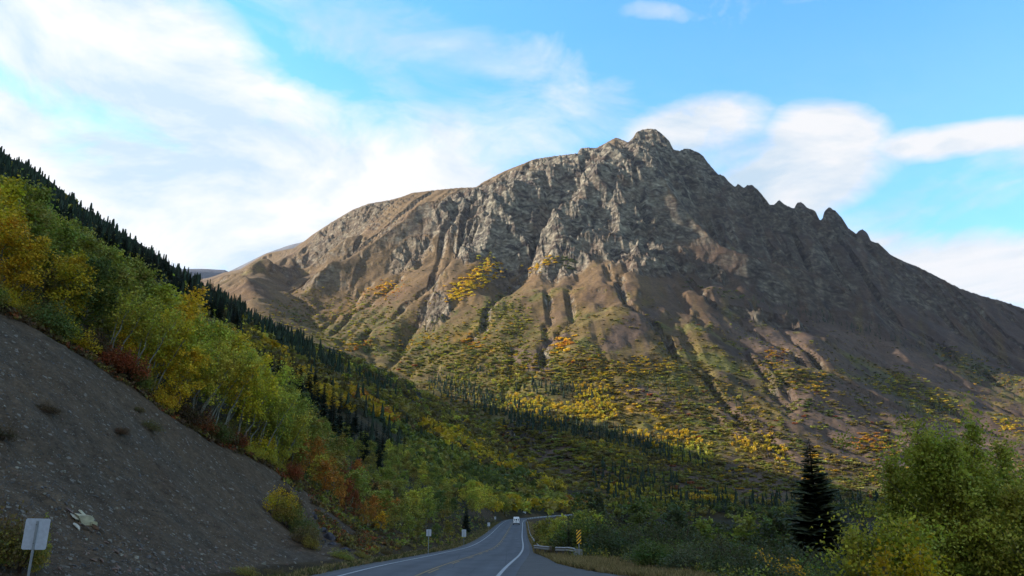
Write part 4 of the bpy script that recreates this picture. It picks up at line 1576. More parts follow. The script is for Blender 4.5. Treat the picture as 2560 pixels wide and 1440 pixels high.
add_zone('broad', [(1080, 930), (1300, 940), (1300, 1000), (1400, 1020), (1250, 1030), (1120, 975)], 260, (4, 7), [('deep', 2), ('green', 2), ('lime', 1)], 560, 4.5)
add_zone('broad', [(1250, 1000), (1320, 990), (1400, 1010), (1500, 970), (1535, 1000), (1540, 1050), (1400, 1060), (1280, 1040)], 330, (5, 8), [('yellow', 3), ('gold', 1.4), ('lime', 1), ('dull', 1)], 561, 4.5)
add_zone('broad', [(1430, 965), (1530, 965), (1530, 985), (1440, 990)], 50, (5, 8), [('yellow', 2), ('gold', 1)], 562, 4.5)
add_zone('broad', [(1230, 1005), (1290, 1000), (1290, 1015), (1230, 1020)], 30, (5, 7), [('lime', 1), ('green', 1)], 563, 4.5)
add_zone('broad', [(1560, 1085), (1640, 1070), (1740, 1090), (1760, 1120), (1640, 1120)], 130, (5, 7.5), [('gold', 2), ('yellow', 1), ('dull', 1)], 564, 4.5)
add_zone('broad', [(1660, 1110), (1760, 1120), (1780, 1150), (1740, 1170), (1660, 1140)], 110, (5, 7.5), [('lime', 2), ('green', 1.5)], 565, 4.5)
add_zone('broad', [(1840, 1100), (1900, 1090), (1960, 1120), (1980, 1145), (1900, 1150), (1850, 1120)], 110, (4.5, 7), [('gold', 1), ('yellow', 2), ('dull', 1.4)], 566, 4.5)
add_zone('broad', [(1380, 1095), (1560, 1110), (1620, 1160), (1500, 1140)], 150, (4, 7), [('olive', 2), ('green', 1), ('yellow', .6)], 567, 5)
add_zone('broad', [(1560, 1120), (1760, 1150), (1860, 1200), (1740, 1200), (1560, 1160)], 200, (3.5, 6), [('olive', 3), ('dull', 2), ('yellow', .5)], 568, 5)

# --- shrubs and small trees spotted over the mountain
def shrubs(poly, n, h, cols, seed, mind=3.0): add_zone('shrub', poly, n, h, cols, seed, mind)
shrubs([(1120, 742), (1170, 690), (1215, 645), (1245, 660), (1240, 700), (1180, 735), (1125, 750)], 170, (4, 7), [('gold', 2), ('yellow', 1)], 570)
shrubs([(1120, 745), (1180, 700), (1195, 715), (1130, 752)], 60, (4, 7), [('yellow', 1)], 571)
shrubs([(1205, 650), (1225, 640), (1215, 675), (1200, 690)], 22, (4, 6), [('lime', 1)], 572)
shrubs([(930, 725), (975, 700), (1000, 708), (985, 735), (940, 740)], 75, (3, 5.5), [('gold', 2), ('orange', 1)], 573)
shrubs([(1320, 680), (1375, 645), (1395, 645), (1350, 672)], 45, (3.5, 6), [('gold', 1), ('yellow', 1)], 574)
shrubs([(1385, 645), (1420, 640), (1425, 665), (1395, 665)], 24, (4, 7), [('deep', 1)], 575)
shrubs([(1150, 850), (1200, 845), (1210, 870), (1170, 872)], 34, (3.5, 6), [('orange', 1), ('gold', 1)], 576)
shrubs([(1385, 860), (1425, 840), (1430, 860), (1395, 882)], 44, (4, 7), [('orange', 1), ('gold', 1.6)], 577)
shrubs([(1000, 860), (1080, 840), (1100, 850), (1010, 875)], 46, (3, 5), [('gold', 1), ('yellow', 1)], 578)
shrubs([(850, 870), (925, 850), (930, 860), (860, 880)], 36, (3, 5), [('gold', 1), ('orange', 1)], 579)
shrubs([(700, 800), (850, 740), (900, 730), (1000, 780), (1000, 860), (860, 880), (760, 850)], 420, (2.5, 5), [('green', 3), ('lime', 2), ('olive', 3), ('deep', 1)], 580)
shrubs([(640, 780), (760, 720), (820, 740), (700, 800)], 70, (2, 4), [('olive', 2), ('yellow', 1), ('green', 1)], 581)
shrubs([(1180, 780), (1250, 730), (1300, 750), (1340, 800), (1280, 850), (1190, 830)], 270, (2.5, 5), [('green', 2), ('deep', 2), ('lime', 1)], 582)
shrubs([(950, 880), (1100, 860), (1300, 850), (1330, 930), (1150, 950), (1020, 940)], 520, (3, 5.5), [('deep', 3), ('green', 3), ('olive', 2)], 583)
shrubs([(1240, 905), (1500, 890), (1560, 920), (1450, 960), (1270, 955)], 330, (3, 5.5), [('olive', 3), ('gold', 1), ('lime', 1), ('dull', 2)], 584)
shrubs([(1550, 895), (1640, 890), (1700, 910), (1650, 940), (1560, 935)], 90, (3, 5), [('gold', 1), ('dull', 1), ('yellow', 1)], 585)
shrubs([(1480, 940), (1530, 935), (1525, 955), (1485, 955)], 24, (3.5, 5), [('yellow', 1)], 586)
shrubs([(1920, 870), (1960, 880), (1960, 905), (1915, 890)], 30, (3, 5), [('orange', 1), ('gold', 1)], 587)
shrubs([(1890, 890), (2000, 920), (2080, 950), (2060, 990), (1960, 960), (1900, 930)], 230, (3, 5.5), [('olive', 2), ('gold', 1.4), ('deep', 1.6), ('dull', 1)], 588)
shrubs([(2160, 940), (2250, 935), (2330, 970), (2400, 1020), (2330, 1035), (2240, 990), (2180, 970)], 300, (3, 5.5), [('lime', 2), ('yellow', 1.4), ('green', 1.5), ('dull', 1)], 589)
shrubs([(2350, 860), (2450, 900), (2560, 950), (2560, 990), (2440, 950), (2340, 890)], 220, (3, 5.5), [('deep', 2), ('gold', 1), ('dull', 1), ('green', 1)], 590)
shrubs([(2480, 1040), (2560, 1060), (2560, 1090), (2500, 1070)], 50, (3, 5.5), [('gold', 1), ('yellow', 1)], 591)
shrubs([(2130, 1090), (2210, 1080), (2260, 1120), (2200, 1150), (2140, 1120)], 100, (3, 6), [('orange', 1), ('gold', 1), ('dull', 1)], 592)
shrubs([(2030, 1120), (2200, 1180), (2180, 1200), (2040, 1150)], 100, (3, 5), [('dull', 2), ('olive', 2), ('gold', .7)], 593)
shrubs([(1620, 1030), (1900, 1060), (2060, 1130), (1900, 1110), (1650, 1080)], 200, (2, 4.5), [('olive', 2), ('dull', 2), ('green', 1)], 594, 5)
shrubs([(1500, 760), (1900, 800), (2300, 940), (2000, 1060), (1500, 1020), (1340, 900)], 420, (1.5, 4), [('olive', 2), ('willow', 2), ('dull', 1)], 595, 7)
shrubs([(700, 700), (1100, 640), (1400, 680), (1500, 800), (1100, 860), (700, 790)], 300, (1.5, 4), [('olive', 2), ('willow', 2)], 596, 8)
shrubs([(2000, 800), (2560, 900), (2560, 1180), (2100, 1060)], 320, (1.5, 4), [('olive', 2), ('willow', 2), ('dull', 1)], 597, 8)
shrubs([(1150, 1040), (1300, 1060), (1500, 1100), (1700, 1180), (1700, 1250), (1440, 1235), (1300, 1150)], 520, (3, 6), [('olive', 3), ('green', 2), ('dull', 2), ('yellow', 1)], 600, 3.5)
shrubs([(1380, 880), (1700, 900), (1900, 980), (1900, 1100), (1700, 1080), (1500, 990)], 520, (2.5, 5), [('olive', 3), ('green', 2), ('dull', 2), ('gold', .8)], 601, 4)
shrubs([(1000, 820), (1250, 800), (1500, 830), (1500, 900), (1200, 920), (1020, 900)], 420, (2.5, 4.5), [('green', 3), ('lime', 1.5), ('olive', 3), ('gold', .7)], 602, 4)
shrubs([(1700, 1150), (2100, 1150), (2560, 1180), (2560, 1250), (1700, 1250)], 620, (2.5, 5), [('olive', 3), ('green', 1.5), ('dull', 2), ('gold', .8)], 603, 4)
shrubs([(640, 790), (760, 730), (1000, 720), (1100, 760), (1000, 830), (800, 870)], 300, (2, 4), [('olive', 3), ('green', 2), ('yellow', .7), ('rust', .5)], 604, 4)
shrubs([(1500, 1120), (2100, 1180), (2560, 1180), (2560, 1250), (1500, 1230)], 420, (2, 4), [('olive', 2), ('willow', 2), ('dull', 2)], 598, 6)
shrubs([(1700, 700), (1850, 735), (1860, 750), (1720, 715)], 24, (3, 6), [('deep', 1)], 599)


def wild_scrub():
    # heath and low brush over the whole foot of the mountain, thick in drifts, thinning upward
    rng = np.random.default_rng(640)
    pts = scatter([(560, 760), (760, 700), (1000, 640), (1300, 640), (1500, 700), (1900, 760), (2300, 880), (2560, 940), (2560, 1255), (1450, 1235), (1240, 1100), (1000, 970), (800, 890)], 19000, rng)
    H = hits(pts[:, 0], pts[:, 1])
    ok = esample(mmask, H[:, 0], H[:, 1]) > .02
    pts, H = pts[ok], H[ok]
    # drifts run along the slope's fall
    drift = fbm(H[:, 0] / 170 + .3, H[:, 1] / 90, 4, 641) + .5 * fbm(H[:, 0] / 40, H[:, 1] / 40, 3, 642)
    high = sstep(620, 180, H[:, 2])
    dry = sstep(1500, 2300, pts[:, 0]) * .25
    keep = drift + rng.normal(size=len(H)) * .10 > .42 - .62 * high + dry
    tone = fbm(H[:, 0] / 110, H[:, 1] / 80, 4, 643) * 1.1 + rng.normal(size=len(H)) * .06
    for (px, py), (x, y, z), k, t, hi in zip(pts, H, keep, tone, high):
        if not k: continue
        c = 'gold' if t > .48 else ('yellow' if t > .36 else ('dull' if t > .18 else ('olive' if t > -.12 else ('green' if t > -.34 else 'deep'))))
        if hi < .35 and c in ('gold', 'yellow'): c = 'olive'
        if rng.random() < .02: c = 'rust'
        hh = (1.1 + 3.6 * rng.random() ** 2.2) * (.65 + .6 * hi)
        TREES.append(dict(kind='shrub', x=x, y=y, z=z, h=hh, col=c, px=float(px), py=float(py), size=hh / math.hypot(x, y) * F))
    print('wild', int(keep.sum()))


wild_scrub()


def hidden_woods():
    # the same woods where the aspens in front, or the bushes on the flat, hide them from the photograph's place
    rng = np.random.default_rng(650)
    for n, a0, a1, r0, r1, kinds in ((1300, -36, -18, 135, 600, ['olive', 'green', 'lime', 'dull']), (500, 14, 38, 110, 560, ['deep', 'willow', 'green', 'olive'])):
        a = np.radians(rng.uniform(a0, a1, n)); r = np.exp(rng.uniform(math.log(r0), math.log(r1), n))
        x, y = r * np.sin(a), r * np.cos(a)
        z = sample(GZ, x, y)
        px, py = project(x, y, z)
        for i in range(n):
            c = kinds[int(rng.integers(len(kinds)))]
            TREES.append(dict(kind='spruce' if c == 'spruce' else 'broad', x=x[i], y=y[i], z=z[i], h=rng.uniform(4.5, 8.5) * (1.4 if c == 'spruce' else 1), col=c, px=float(px[i]), py=float(py[i]), size=0.0))


hidden_woods()


def flush_trees():
    by = {}
    for t in TREES: by.setdefault(t['kind'], []).append(t)
    far_leaf = {}
    # light masses for what is past the largest ones
    rng = np.random.default_rng(3)
    def mass_proto(kind, seed):
        if kind == 'spruce':
            r = np.random.default_rng(seed)
            V, Q, t = [], [], []
            for k in range(5):
                z0, z1 = .03 + .17 * k, .03 + .17 * k + .30
                ra, rb = (.155 - .027 * k) * r.uniform(.8, 1.15), .018
                o = r.uniform(0, 6)
                for j in range(6):
                    n0 = len(V)
                    for a_, rr_, zz_ in ((j, ra * r.uniform(.75, 1.25), z0 + r.uniform(-.03, .03)), (j + 1, ra * r.uniform(.6, 1.1), z0 + r.uniform(0, .05)), (j + 1, rb, z1), (j, rb, z1)):
                        V.append((math.cos(o + a_ * 1.047) * rr_, math.sin(o + a_ * 1.047) * rr_, min(1.0, zz_)))
                    Q.append((n0, n0 + 1, n0 + 2, n0 + 3)); t += [r.uniform(.6, 1.4)] * 4
            V, Q, t = np.array(V), np.array(Q), np.array(t)
        else:
            r = np.random.default_rng(seed)
            lob = rnd_units(5, r) * np.array([.22, .22, .2])
            C = np.concatenate([l + rnd_units(7, r) * r.uniform(.5, 1, (7, 1)) * np.array([.26, .26, .30]) for l in lob]) + np.array([0, 0, .5])
            V, Q, t = leaf_quads(C, .17 if kind == 'broad' else .2, r)
            t = t * .85 + .15
        return V, Q, t
    for kind, lst in by.items():
        lst.sort(key=lambda t: -t['size'])
        lim = {'spruce': 262, 'broad': 205, 'shrub': 150}[kind]
        ones, rest = lst[:lim], lst[lim:]
        for t in ones:
            col = jitter(PAL[t['col']])
            if t['size'] < 26: col = tuple(v * .78 * t.get('b', 1) for v in col)
            if kind == 'spruce':
                pr = P_SPRUCE_FAR[random.randrange(5)] if t['size'] < 70 else P_SPRUCE[random.randrange(4)]
                sq_ = random.uniform(.75, 1.35)
                sz = ('short' if t['h'] < 10.5 else ('tall' if t['h'] > 14 else 'middling')) + (' slim' if sq_ < .95 else (' broad' if sq_ > 1.15 else ''))
                plant('spruce_tree', pr, (t['x'], t['y'], t['z'] - .2), t['h'], col, f"{sz} green spruce {where(t['px'], t['py'])}", 'spruce tree', 'spruces on the slopes',
                      squash=sq_)
            elif kind == 'broad':
                pr = P_BROAD_MID[random.randrange(4)]
                plant('poplar_tree', pr, (t['x'], t['y'], t['z'] - .2), t['h'], col, f"{WORD[t['col']]} broadleaf tree {where(t['px'], t['py'])}", 'tree', 'autumn poplars on the slopes',
                      squash=random.uniform(.9, 1.35), lean=(random.uniform(0, .12), random.uniform(-.06, .06)))
            else:
                pr = P_BUSH_FAR[random.randrange(3)]
                plant('mountain_shrub', pr, (t['x'], t['y'], t['z'] - .2), t['h'], col, f"{WORD[t['col']]} shrub {where(t['px'], t['py'])}", 'shrub', 'shrubs on the mountain side',
                      squash=random.uniform(.8, 1.2), parts=('foliage', 'stems'))
        if not rest: continue
        protos = [mass_proto(kind, 60 + i) for i in range(6)]
        Vs, Qs, Cs, off = [], [], [], 0
        pid = rng.integers(0, 6, len(rest))
        for p in range(6):
            sub = [rest[i] for i in range(len(rest)) if pid[i] == p]
            if not sub: continue
            V, Q, t = protos[p]
            n, m = len(sub), len(V)
            an = rng.uniform(0, 6.28, n)
            h = np.array([s['h'] for s in sub])
            if kind == 'spruce':
                h = h * rng.uniform(.75, 1.15, n); w = h * rng.uniform(.8, 1.5, n)
            elif kind == 'shrub':
                w = h * rng.uniform(1.5, 3.4, n); h = h * rng.uniform(.7, 1.0, n)
            else:
                w = h * rng.uniform(.9, 1.5, n)
            c, s_ = np.cos(an), np.sin(an)
            X = (V[None, :, 0] * c[:, None] - V[None, :, 1] * s_[:, None]) * w[:, None]
            Y = (V[None, :, 0] * s_[:, None] + V[None, :, 1] * c[:, None]) * w[:, None]
            Z = V[None, :, 2] * h[:, None]
            P = np.array([(s['x'], s['y'], s['z'] - (.3 if kind != 'shrub' else .2 * s['h'])) for s in sub])
            W = np.stack([X + P[:, None, 0], Y + P[:, None, 1], Z + P[:, None, 2]], -1).reshape(-1, 3)
            base = np.array([jitter(PAL[s['col']], .2) for s in sub]) * (1 if kind == 'spruce' else .8) * np.array([s.get('b', 1) for s in sub])[:, None]
            cc = (base[:, None, :] * t[None, :, None]).reshape(-1, 3)
            QQ = (Q[None] + (np.arange(n) * m)[:, None, None]).reshape(-1, 4) + off
            off += n * m
            Vs.append(W); Qs.append(QQ); Cs.append(np.concatenate([cc, np.ones((len(cc), 1))], 1))
        nm = {'spruce': 'far_spruce_forest', 'broad': 'far_poplar_woods', 'shrub': 'mountain_scrub'}[kind]
        me = mesh_from(nm, np.concatenate(Vs), np.concatenate(Qs), MAT_NEEDLE if kind == 'spruce' else MAT_LEAF, False,
                       {'tint': ('FLOAT_COLOR', 'POINT', np.concatenate(Cs))})
        tag(link(nm, me), kind='stuff')
        print(nm, len(rest), 'of', len(lst))


flush_trees()

# ================================================================== NEAR PLANTS
EDGE = [(-140, 720), (-60, 752), (0, 780), (100, 828), (200, 880), (300, 962), (450, 1060), (560, 1125), (700, 1187), (800, 1250), (900, 1308)]


def edge_point(px, dr):
    """a point dr metres beyond the top edge of the scree on the bearing of px"""
    py = float(np.interp(px, [e[0] for e in EDGE], [e[1] for e in EDGE]))
    a, _ = az_t(px, py)
    a = float(a)
    r = float(np.interp(a, AZ, Rk[2])) + dr
    x, y = r * math.sin(math.radians(a)), r * math.cos(math.radians(a))
    return x, y, gz(x, y)


ASPENS = [  # px, metres beyond the edge, height, colour, prototype
    (-110, 3, 8, 'yellow', 0), (-40, 3, 8, 'gold', 2), (25, 2, 7, 'gold', 0), (75, 4, 5, 'dull', 2), (125, 3, 8, 'yellow', 2), (185, 3, 8, 'deep', 4), (240, 3, 8.5, 'green', 2),
    (285, 2, 6, 'yellow', 0), (335, 2, 6.5, 'yellow', 4), (385, 3, 7, 'yellow', 0), (430, 2, 7, 'yellow', 2), (480, 2.5, 8, 'lime', 3), (575, 2, 5, 'olive', 2),
    (655, 2, 5.5, 'green', 4), (695, 2, 6, 'lime', 2),
    (-80, 10, 9, 'yellow', 1), (-10, 9, 9.5, 'olive', 4), (50, 9, 9, 'green', 1), (100, 10, 9, 'green', 0), (150, 9, 9.5, 'green', 4), (205, 9, 9.5, 'green', 2), (255, 9, 9.5, 'green', 4),
    (305, 9, 9.5, 'green', 1), (345, 8, 10, 'lime', 4), (385, 9, 11, 'gold', 1), (425, 8, 10, 'lime', 3), (470, 9, 10, 'lime', 1), (520, 8, 10.5, 'yellow', 3), (570, 9, 10, 'yellow', 1),
    (620, 8, 9.5, 'lime', 3), (665, 9, 8.5, 'lime', 1), (715, 8, 8, 'green', 0),
    (-50, 18, 10, 'green', 4), (20, 18, 10, 'green', 0), (80, 18, 9.5, 'lime', 4), (140, 17, 9, 'green', 0), (190, 18, 9, 'green', 4), (240, 18, 9, 'lime', 1), (290, 18, 9, 'green', 4),
    (340, 17, 9, 'green', 0), (395, 18, 8.5, 'lime', 4), (450, 18, 9, 'green', 1), (505, 18, 9.5, 'lime', 4), (560, 17, 9.5, 'lime', 0), (610, 18, 9, 'green', 4), (660, 18, 9, 'green', 1), (710, 18, 8.5, 'deep', 0),
    (-20, 30, 10, 'lime', 1), (45, 30, 9.5, 'green', 4), (105, 30, 9, 'green', 0), (165, 30, 8.5, 'lime', 4), (225, 30, 8.5, 'green', 1), (285, 30, 8, 'lime', 4), (345, 30, 8, 'green', 0),
    (405, 30, 8, 'yellow', 4), (465, 30, 8, 'green', 0), (530, 30, 8, 'lime', 1), (590, 32, 8, 'green', 4), (650, 32, 7.5, 'green', 0), (700, 34, 7.5, 'lime', 4)]
for (px, dr, h, c, k) in ASPENS:
    x, y, z = edge_point(px, dr + random.uniform(-1, 1))
    size = 'tall' if h > 9 else ('low' if h < 7 else 'leaning')
    bx, by = project(x, y, z + h * .5)
    plant('aspen_tree', P_ASPEN[k], (x, y, z - .15), h * random.uniform(.95, 1.08), jitter(PAL[c], .1), f"{size} {WORD[c]} aspen {where(float(bx), float(by))}", 'aspen',
          'aspens along the top of the gravel cut', lean=(random.uniform(.10, .26), random.uniform(-.05, .05)), squash=random.uniform(1.05, 1.3))


for (px, dr, h, c) in [(330, 1, 8, 'lime'), (365, 2.5, 8.5, 'yellow'), (470, 1, 8, 'lime'), (495, 2, 9, 'lime'), (530, .8, 8.5, 'yellow'), (548, 2.2, 9, 'lime'), (590, 1, 8.5, 'yellow'), (604, 2, 8, 'lime'), (640, .8, 8, 'lime'), (672, 1.5, 8, 'green'), (690, 2.5, 7.5, 'lime'), (262, 1.2, 7.5, 'lime')]:
    x, y, z = edge_point(px, dr)
    bx, by = project(x, y, z + h * .5)
    plant('aspen_tree', P_ASPEN_BARE[random.randrange(2)], (x, y, z - .15), h, jitter(PAL[c], .1), f"{WORD[c]} aspen with bare pale stems {where(float(bx), float(by))}", 'aspen',
          'aspens along the top of the gravel cut', lean=(random.uniform(.22, .36), random.uniform(-.05, .05)))
for i in range(30):
    px = -90 + i * 28 + random.uniform(-10, 10)
    x, y, z = edge_point(px, random.uniform(-.3, 2.2))
    c = random.choice(['rust', 'olive', 'yellow', 'dull', 'brown', 'lime', 'deep', 'olive'])
    bx, by = project(x, y, z + 1)
    plant('understorey_bush', P_BUSH[random.randrange(4)], (x, y, z - .2), random.uniform(1.6, 3.2), jitter(PAL[c]), f"{WORD[c]} bush under the aspens {where(float(bx), float(by))}", 'bush', 'bushes under the aspens',
          lean=(.3, 0), squash=1.15, parts=('foliage', 'stems'))


def zone_plants(poly, n, seed, fn, mind):
    rng = np.random.default_rng(seed)
    P = scatter(poly, n, rng, mind)
    if not len(P): return
    H = hits(P[:, 0], P[:, 1])
    for i in range(len(P)):
        fn(float(P[i, 0]), float(P[i, 1]), *[float(v) for v in H[i]], rng)


def mixed(px, py, x, y, z, rng):
    # colours as they change along the slope
    if px < 800: cs = ['orange', 'olive', 'green', 'lime', 'orange'] if px > 700 and py < 1200 else ['lime', 'green', 'olive']
    elif px < 900: cs = ['rust', 'green', 'orange', 'olive'] if py > 1190 else ['green', 'deep', 'olive']
    elif px < 1000: cs = ['dull', 'olive', 'green', 'orange'] if py > 1250 else ['green', 'deep', 'green', 'olive']
    else: cs = ['green', 'deep', 'olive', 'lime', 'green']
    c = cs[int(rng.integers(len(cs)))]
    h = rng.uniform(3.6, 6.2) if c not in ('rust', 'orange') else rng.uniform(3.2, 4.6)
    pr = P_BROAD_MID[int(rng.integers(4))]
    plant('young_poplar', pr, (x, y, z - .15), h, jitter(PAL[c]), f"{WORD[c]} poplar {where(px, py - 20)}", 'tree', 'young poplars above the road',
          lean=(rng.uniform(.02, .16), rng.uniform(-.05, .05)), squash=rng.uniform(1.1, 1.5))


zone_plants([(700, 1130), (760, 1060), (900, 1120), (1060, 1195), (1180, 1250), (1245, 1268), (1190, 1280), (1150, 1312), (1060, 1326), (925, 1306), (810, 1245), (715, 1175)],
            125, 701, mixed, 13)
for (px, py, h, c) in [(640, 1120, 7, 'lime'), (690, 1165, 6.5, 'lime'), (725, 1180, 5.5, 'green'), (745, 1190, 5.5, 'orange'), (785, 1205, 6, 'orange'), (765, 1170, 7, 'olive'), (862, 1290, 4.6, 'rust'), (845, 1280, 4.2, 'orange'),
                       (885, 1305, 3.8, 'rust'), (905, 1318, 3.2, 'orange'), (930, 1322, 3, 'orange'), (820, 1240, 5, 'orange'), (950, 1330, 2.6, 'gold'), (835, 1230, 6, 'olive'), (890, 1270, 6, 'green'), (960, 1300, 5, 'green'),
                       (985, 1330, 3.2, 'olive'), (1020, 1345, 3, 'green'), (1050, 1350, 2.6, 'olive'), (1085, 1352, 2.6, 'deep'), (1120, 1345, 3, 'olive'), (1000, 1318, 4.5, 'green')]:
    X, Y, Z = [float(v) for v in hits(px, py)[0]]
    plant('young_poplar', P_BROAD_MID[random.randrange(4)], (X, Y, Z - .1), h, jitter(PAL[c], .1), f"{WORD[c]} poplar {where(px, py - 20)}", 'tree', 'young poplars above the road',
          squash=(.75 if c in ('rust', 'orange') else 1.25), lean=(.05, 0))

# the tall spruce clump between the aspens and the hillside
for (px, py, h) in [(668, 985, 12), (690, 1000, 13), (705, 985, 12), (722, 1010, 14), (745, 1020, 13), (768, 1035, 14), (790, 1045, 13), (805, 1075, 14), (826, 1085, 13), (845, 1110, 15), (830, 1120, 12), (862, 1130, 12),
                    (780, 1075, 12), (878, 1120, 11), (900, 1135, 12), (918, 1125, 12), (938, 1140, 12), (955, 1150, 11), (975, 1150, 11), (992, 1165, 10), (640, 965, 11), (655, 950, 11), (1008, 1165, 9), (910, 1155, 11), (945, 1170, 10), (870, 1100, 10),
                    (1165, 1330, 6.5), (735, 985, 12)]:
    X, Y, Z = [float(v) for v in hits(px, py)[0]]
    plant('spruce_tree', P_SPRUCE[random.randrange(4)], (X, Y, Z - .2), h, jitter(PAL['spruce']), f"tall dark spruce {where(px, py - 40)}", 'spruce tree', 'spruces on the slopes', squash=random.uniform(.95, 1.25))

# ---- right side: willows and young poplars below the road bank
def right_bush(px, r, h, c, k=None, kind='bush', sq=1.2):
    a, _ = az_t(px, 1330)
    a = math.radians(float(a))
    x, y = r * math.sin(a), r * math.cos(a)
    z = gz(x, y)
    bx, by = project(x, y, z + h * .6)
    if kind == 'bush':
        plant('willow_bush', P_BUSH[random.randrange(4) if k is None else k], (x, y, z - .1), h, jitter(PAL[c], .12), f"{WORD[c]} willow bush {where(float(bx), float(by), )}", 'bush', 'willow bushes below the road bank',
              squash=sq * random.uniform(.9, 1.15), parts=('foliage', 'stems'))
    else:
        plant('young_poplar', P_BROAD_MID[random.randrange(4)], (x, y, z - .1), h, jitter(PAL[c], .12), f"{WORD[c]} leafy poplar {where(float(bx), float(by))}", 'tree', 'poplars on the flat beside the road', squash=sq * random.uniform(.9, 1.1))


rr_ = random.Random(5)
for i in range(46):
    right_bush(rr_.uniform(1470, 2560), rr_.uniform(86, 150), rr_.uniform(5.0, 8.5), rr_.choice(['willow', 'willow', 'deep', 'deep', 'green']), kind='tree', sq=1.35)
for i in range(70):
    right_bush(rr_.uniform(1460, 2560), rr_.uniform(140, 330), rr_.uniform(6, 10), rr_.choice(['willow', 'deep', 'deep', 'green', 'olive']), kind='tree', sq=1.3)
for i in range(44):
    px = 1480 + i * 15.5 + rr_.uniform(-14, 14)
    right_bush(px, rr_.uniform(58, 84) - (px - 1480) * .02, rr_.uniform(2.8, 4.2), rr_.choice(['willow', 'willow', 'deep', 'willow']), sq=1.15)
for i in range(30):
    px = 1620 + i * 18 + rr_.uniform(-14, 14)
    right_bush(px, rr_.uniform(44, 56) - (px - 1600) * .02, rr_.uniform(1.5, 2.4), rr_.choice(['willow', 'deep', 'willow', 'grey']), sq=1.15)
right_bush(1950, 46, 2.7, 'gold', 1); right_bush(1985, 47, 2.2, 'olive', 3)
for (px, r, h, c) in [(1352, 92, 3.3, 'olive'), (1372, 86, 3.6, 'green'), (1392, 84, 3.5, 'lime'), (1405, 80, 3.0, 'green'), (1366, 74, 1.7, 'olive'), (1432, 90, 4.0, 'lime'), (1455, 95, 4.2, 'green'), (1400, 104, 4.0, 'lime'),
                      (1428, 76, 2.6, 'olive'), (1462, 70, 2.4, 'green'), (1345, 105, 3.0, 'willow'), (1475, 105, 4.4, 'green'), (1500, 92, 4.0, 'lime')]:
    right_bush(px, r, h, c, kind='tree', sq=1.2)
right_bush(1385, 68, 1.0, 'brown', 2)
for (px, Y, top, h, nm) in [(2022, 78, 1098, None, 'big lone dark spruce standing above the willow bushes'), (2292, 62, 1068, None, 'dark spruce tip rising behind the big poplar'),
                            (2575, 60, 1180, None, 'dark spruce cut by the right edge of the frame'), (1421, 66, 1288, None, 'thin young spruce behind the striped hazard marker'),                             (2150, 150, 1235, None, 'small dark spruce between the big spruce and the poplar'), (1560, 220, 1238, None, 'far small spruce over the willow bushes'), (1735, 250, 1225, None, 'far dark spruce beside the yellow row on the flat')]:
    X, YY, ZZ = at_depth(px, top, Y)
    zb = gz(float(X), float(YY))
    plant('spruce_tree', (P_SPRUCE_BIG[0 if px == 2022 else 1] if Y < 90 and px > 1500 else P_SPRUCE[random.randrange(4)]), (float(X), float(YY), zb - .2), float(ZZ) - zb + .2, jitter((.050, .066, .030) if px != 1421 else (.05, .065, .025), .1), nm, 'spruce tree', 'spruces on the flat', squash=(1.5 if px == 2022 else (1.15 if px in (2292, 2575) else .9)))


# ---- the big poplar on the right, and its neighbours, with leaves of their real size
def big_poplar(name, label, seed, px, top, Y, nleaf, stems, wid, colour, leaf=.045, width=1.0, zb=None, base=.04, limbs=44):
    X, YY, ZZ = [float(v) for v in at_depth(px, top, Y)]
    zb = gz(X, YY) if zb is None else zb
    h = ZZ - zb
    (V, Q, t, hue), W = broadleaf(seed, h=h, nleaf=nleaf, leaf=leaf, stems=stems, wid=wid, crown_base=base, limbs=limbs, holes=.7, el_=(38, 72), tight=.62, nc=9)
    e = bpy.data.objects.new(name, None); COL.objects.link(e)
    e.location = (X, YY, zb); e.scale = (width, width, 1)
    tag(e, label, 'tree')
    c = link('crown', mesh_from('crown', V, Q, MAT_LEAF, False, tintattr(t, hue)), e)
    c.color = tuple(colour) + (1,)
    link('trunk', mesh_from('trunk', W[0], W[1], MAT_PALE_BARK, True), e)
    return e


big_poplar('poplar_tree', 'big leafy green poplar filling the lower right corner of the view', 81, 2420, 1150, 21, 52000, 3, .56, (0.36, 0.36, 0.05), leaf=.044)
big_poplar('poplar_tree', 'green poplar standing close behind the left side of the big poplar', 84, 2262, 1215, 24, 18000, 2, .36, (0.29, 0.29, 0.045), leaf=.046)
big_poplar('poplar_tree', 'low yellow-green poplar shrub at the foot of the big poplar', 82, 2195, 1345, 17, 8500, 4, .62, (0.36, 0.35, 0.04), base=.02)
big_poplar('poplar_tree', 'yellowish green poplar cut off by the right edge beside the big poplar', 83, 2620, 1240, 19, 14000, 3, .42, (0.34, 0.32, 0.05))
big_poplar('poplar_tree', 'small golden poplar sapling under the big poplar', 86, 2250, 1400, 16, 2200, 3, .6, (0.42, 0.30, 0.012), base=.02, limbs=20)

big_poplar('poplar_tree', 'airy green poplar between the big poplar and the right edge', 88, 2510, 1215, 22, 18000, 2, .44, (0.34, 0.33, 0.05), leaf=.046)

for px, top, Y, wd, lb in ((2428, 1052, 21.5, .15, 'tallest narrow leader rising out of the top of the big poplar'), (2325, 1092, 22, .17, 'narrow upright poplar left of the tallest leader of the big poplar'), (2385, 1100, 20.5, .15, 'slim poplar between two taller ones at the top of the big poplar'),
                            (2492, 1118, 22, .17, 'narrow upright poplar on the right shoulder of the big poplar'), (2235, 1165, 22, .19, 'slim upright poplar at the left edge of the big poplar')):
    big_poplar('poplar_tree', lb, 800 + px, px, top, Y, 6500, 1, wd, (0.33, 0.33, 0.05), leaf=.046, limbs=26)

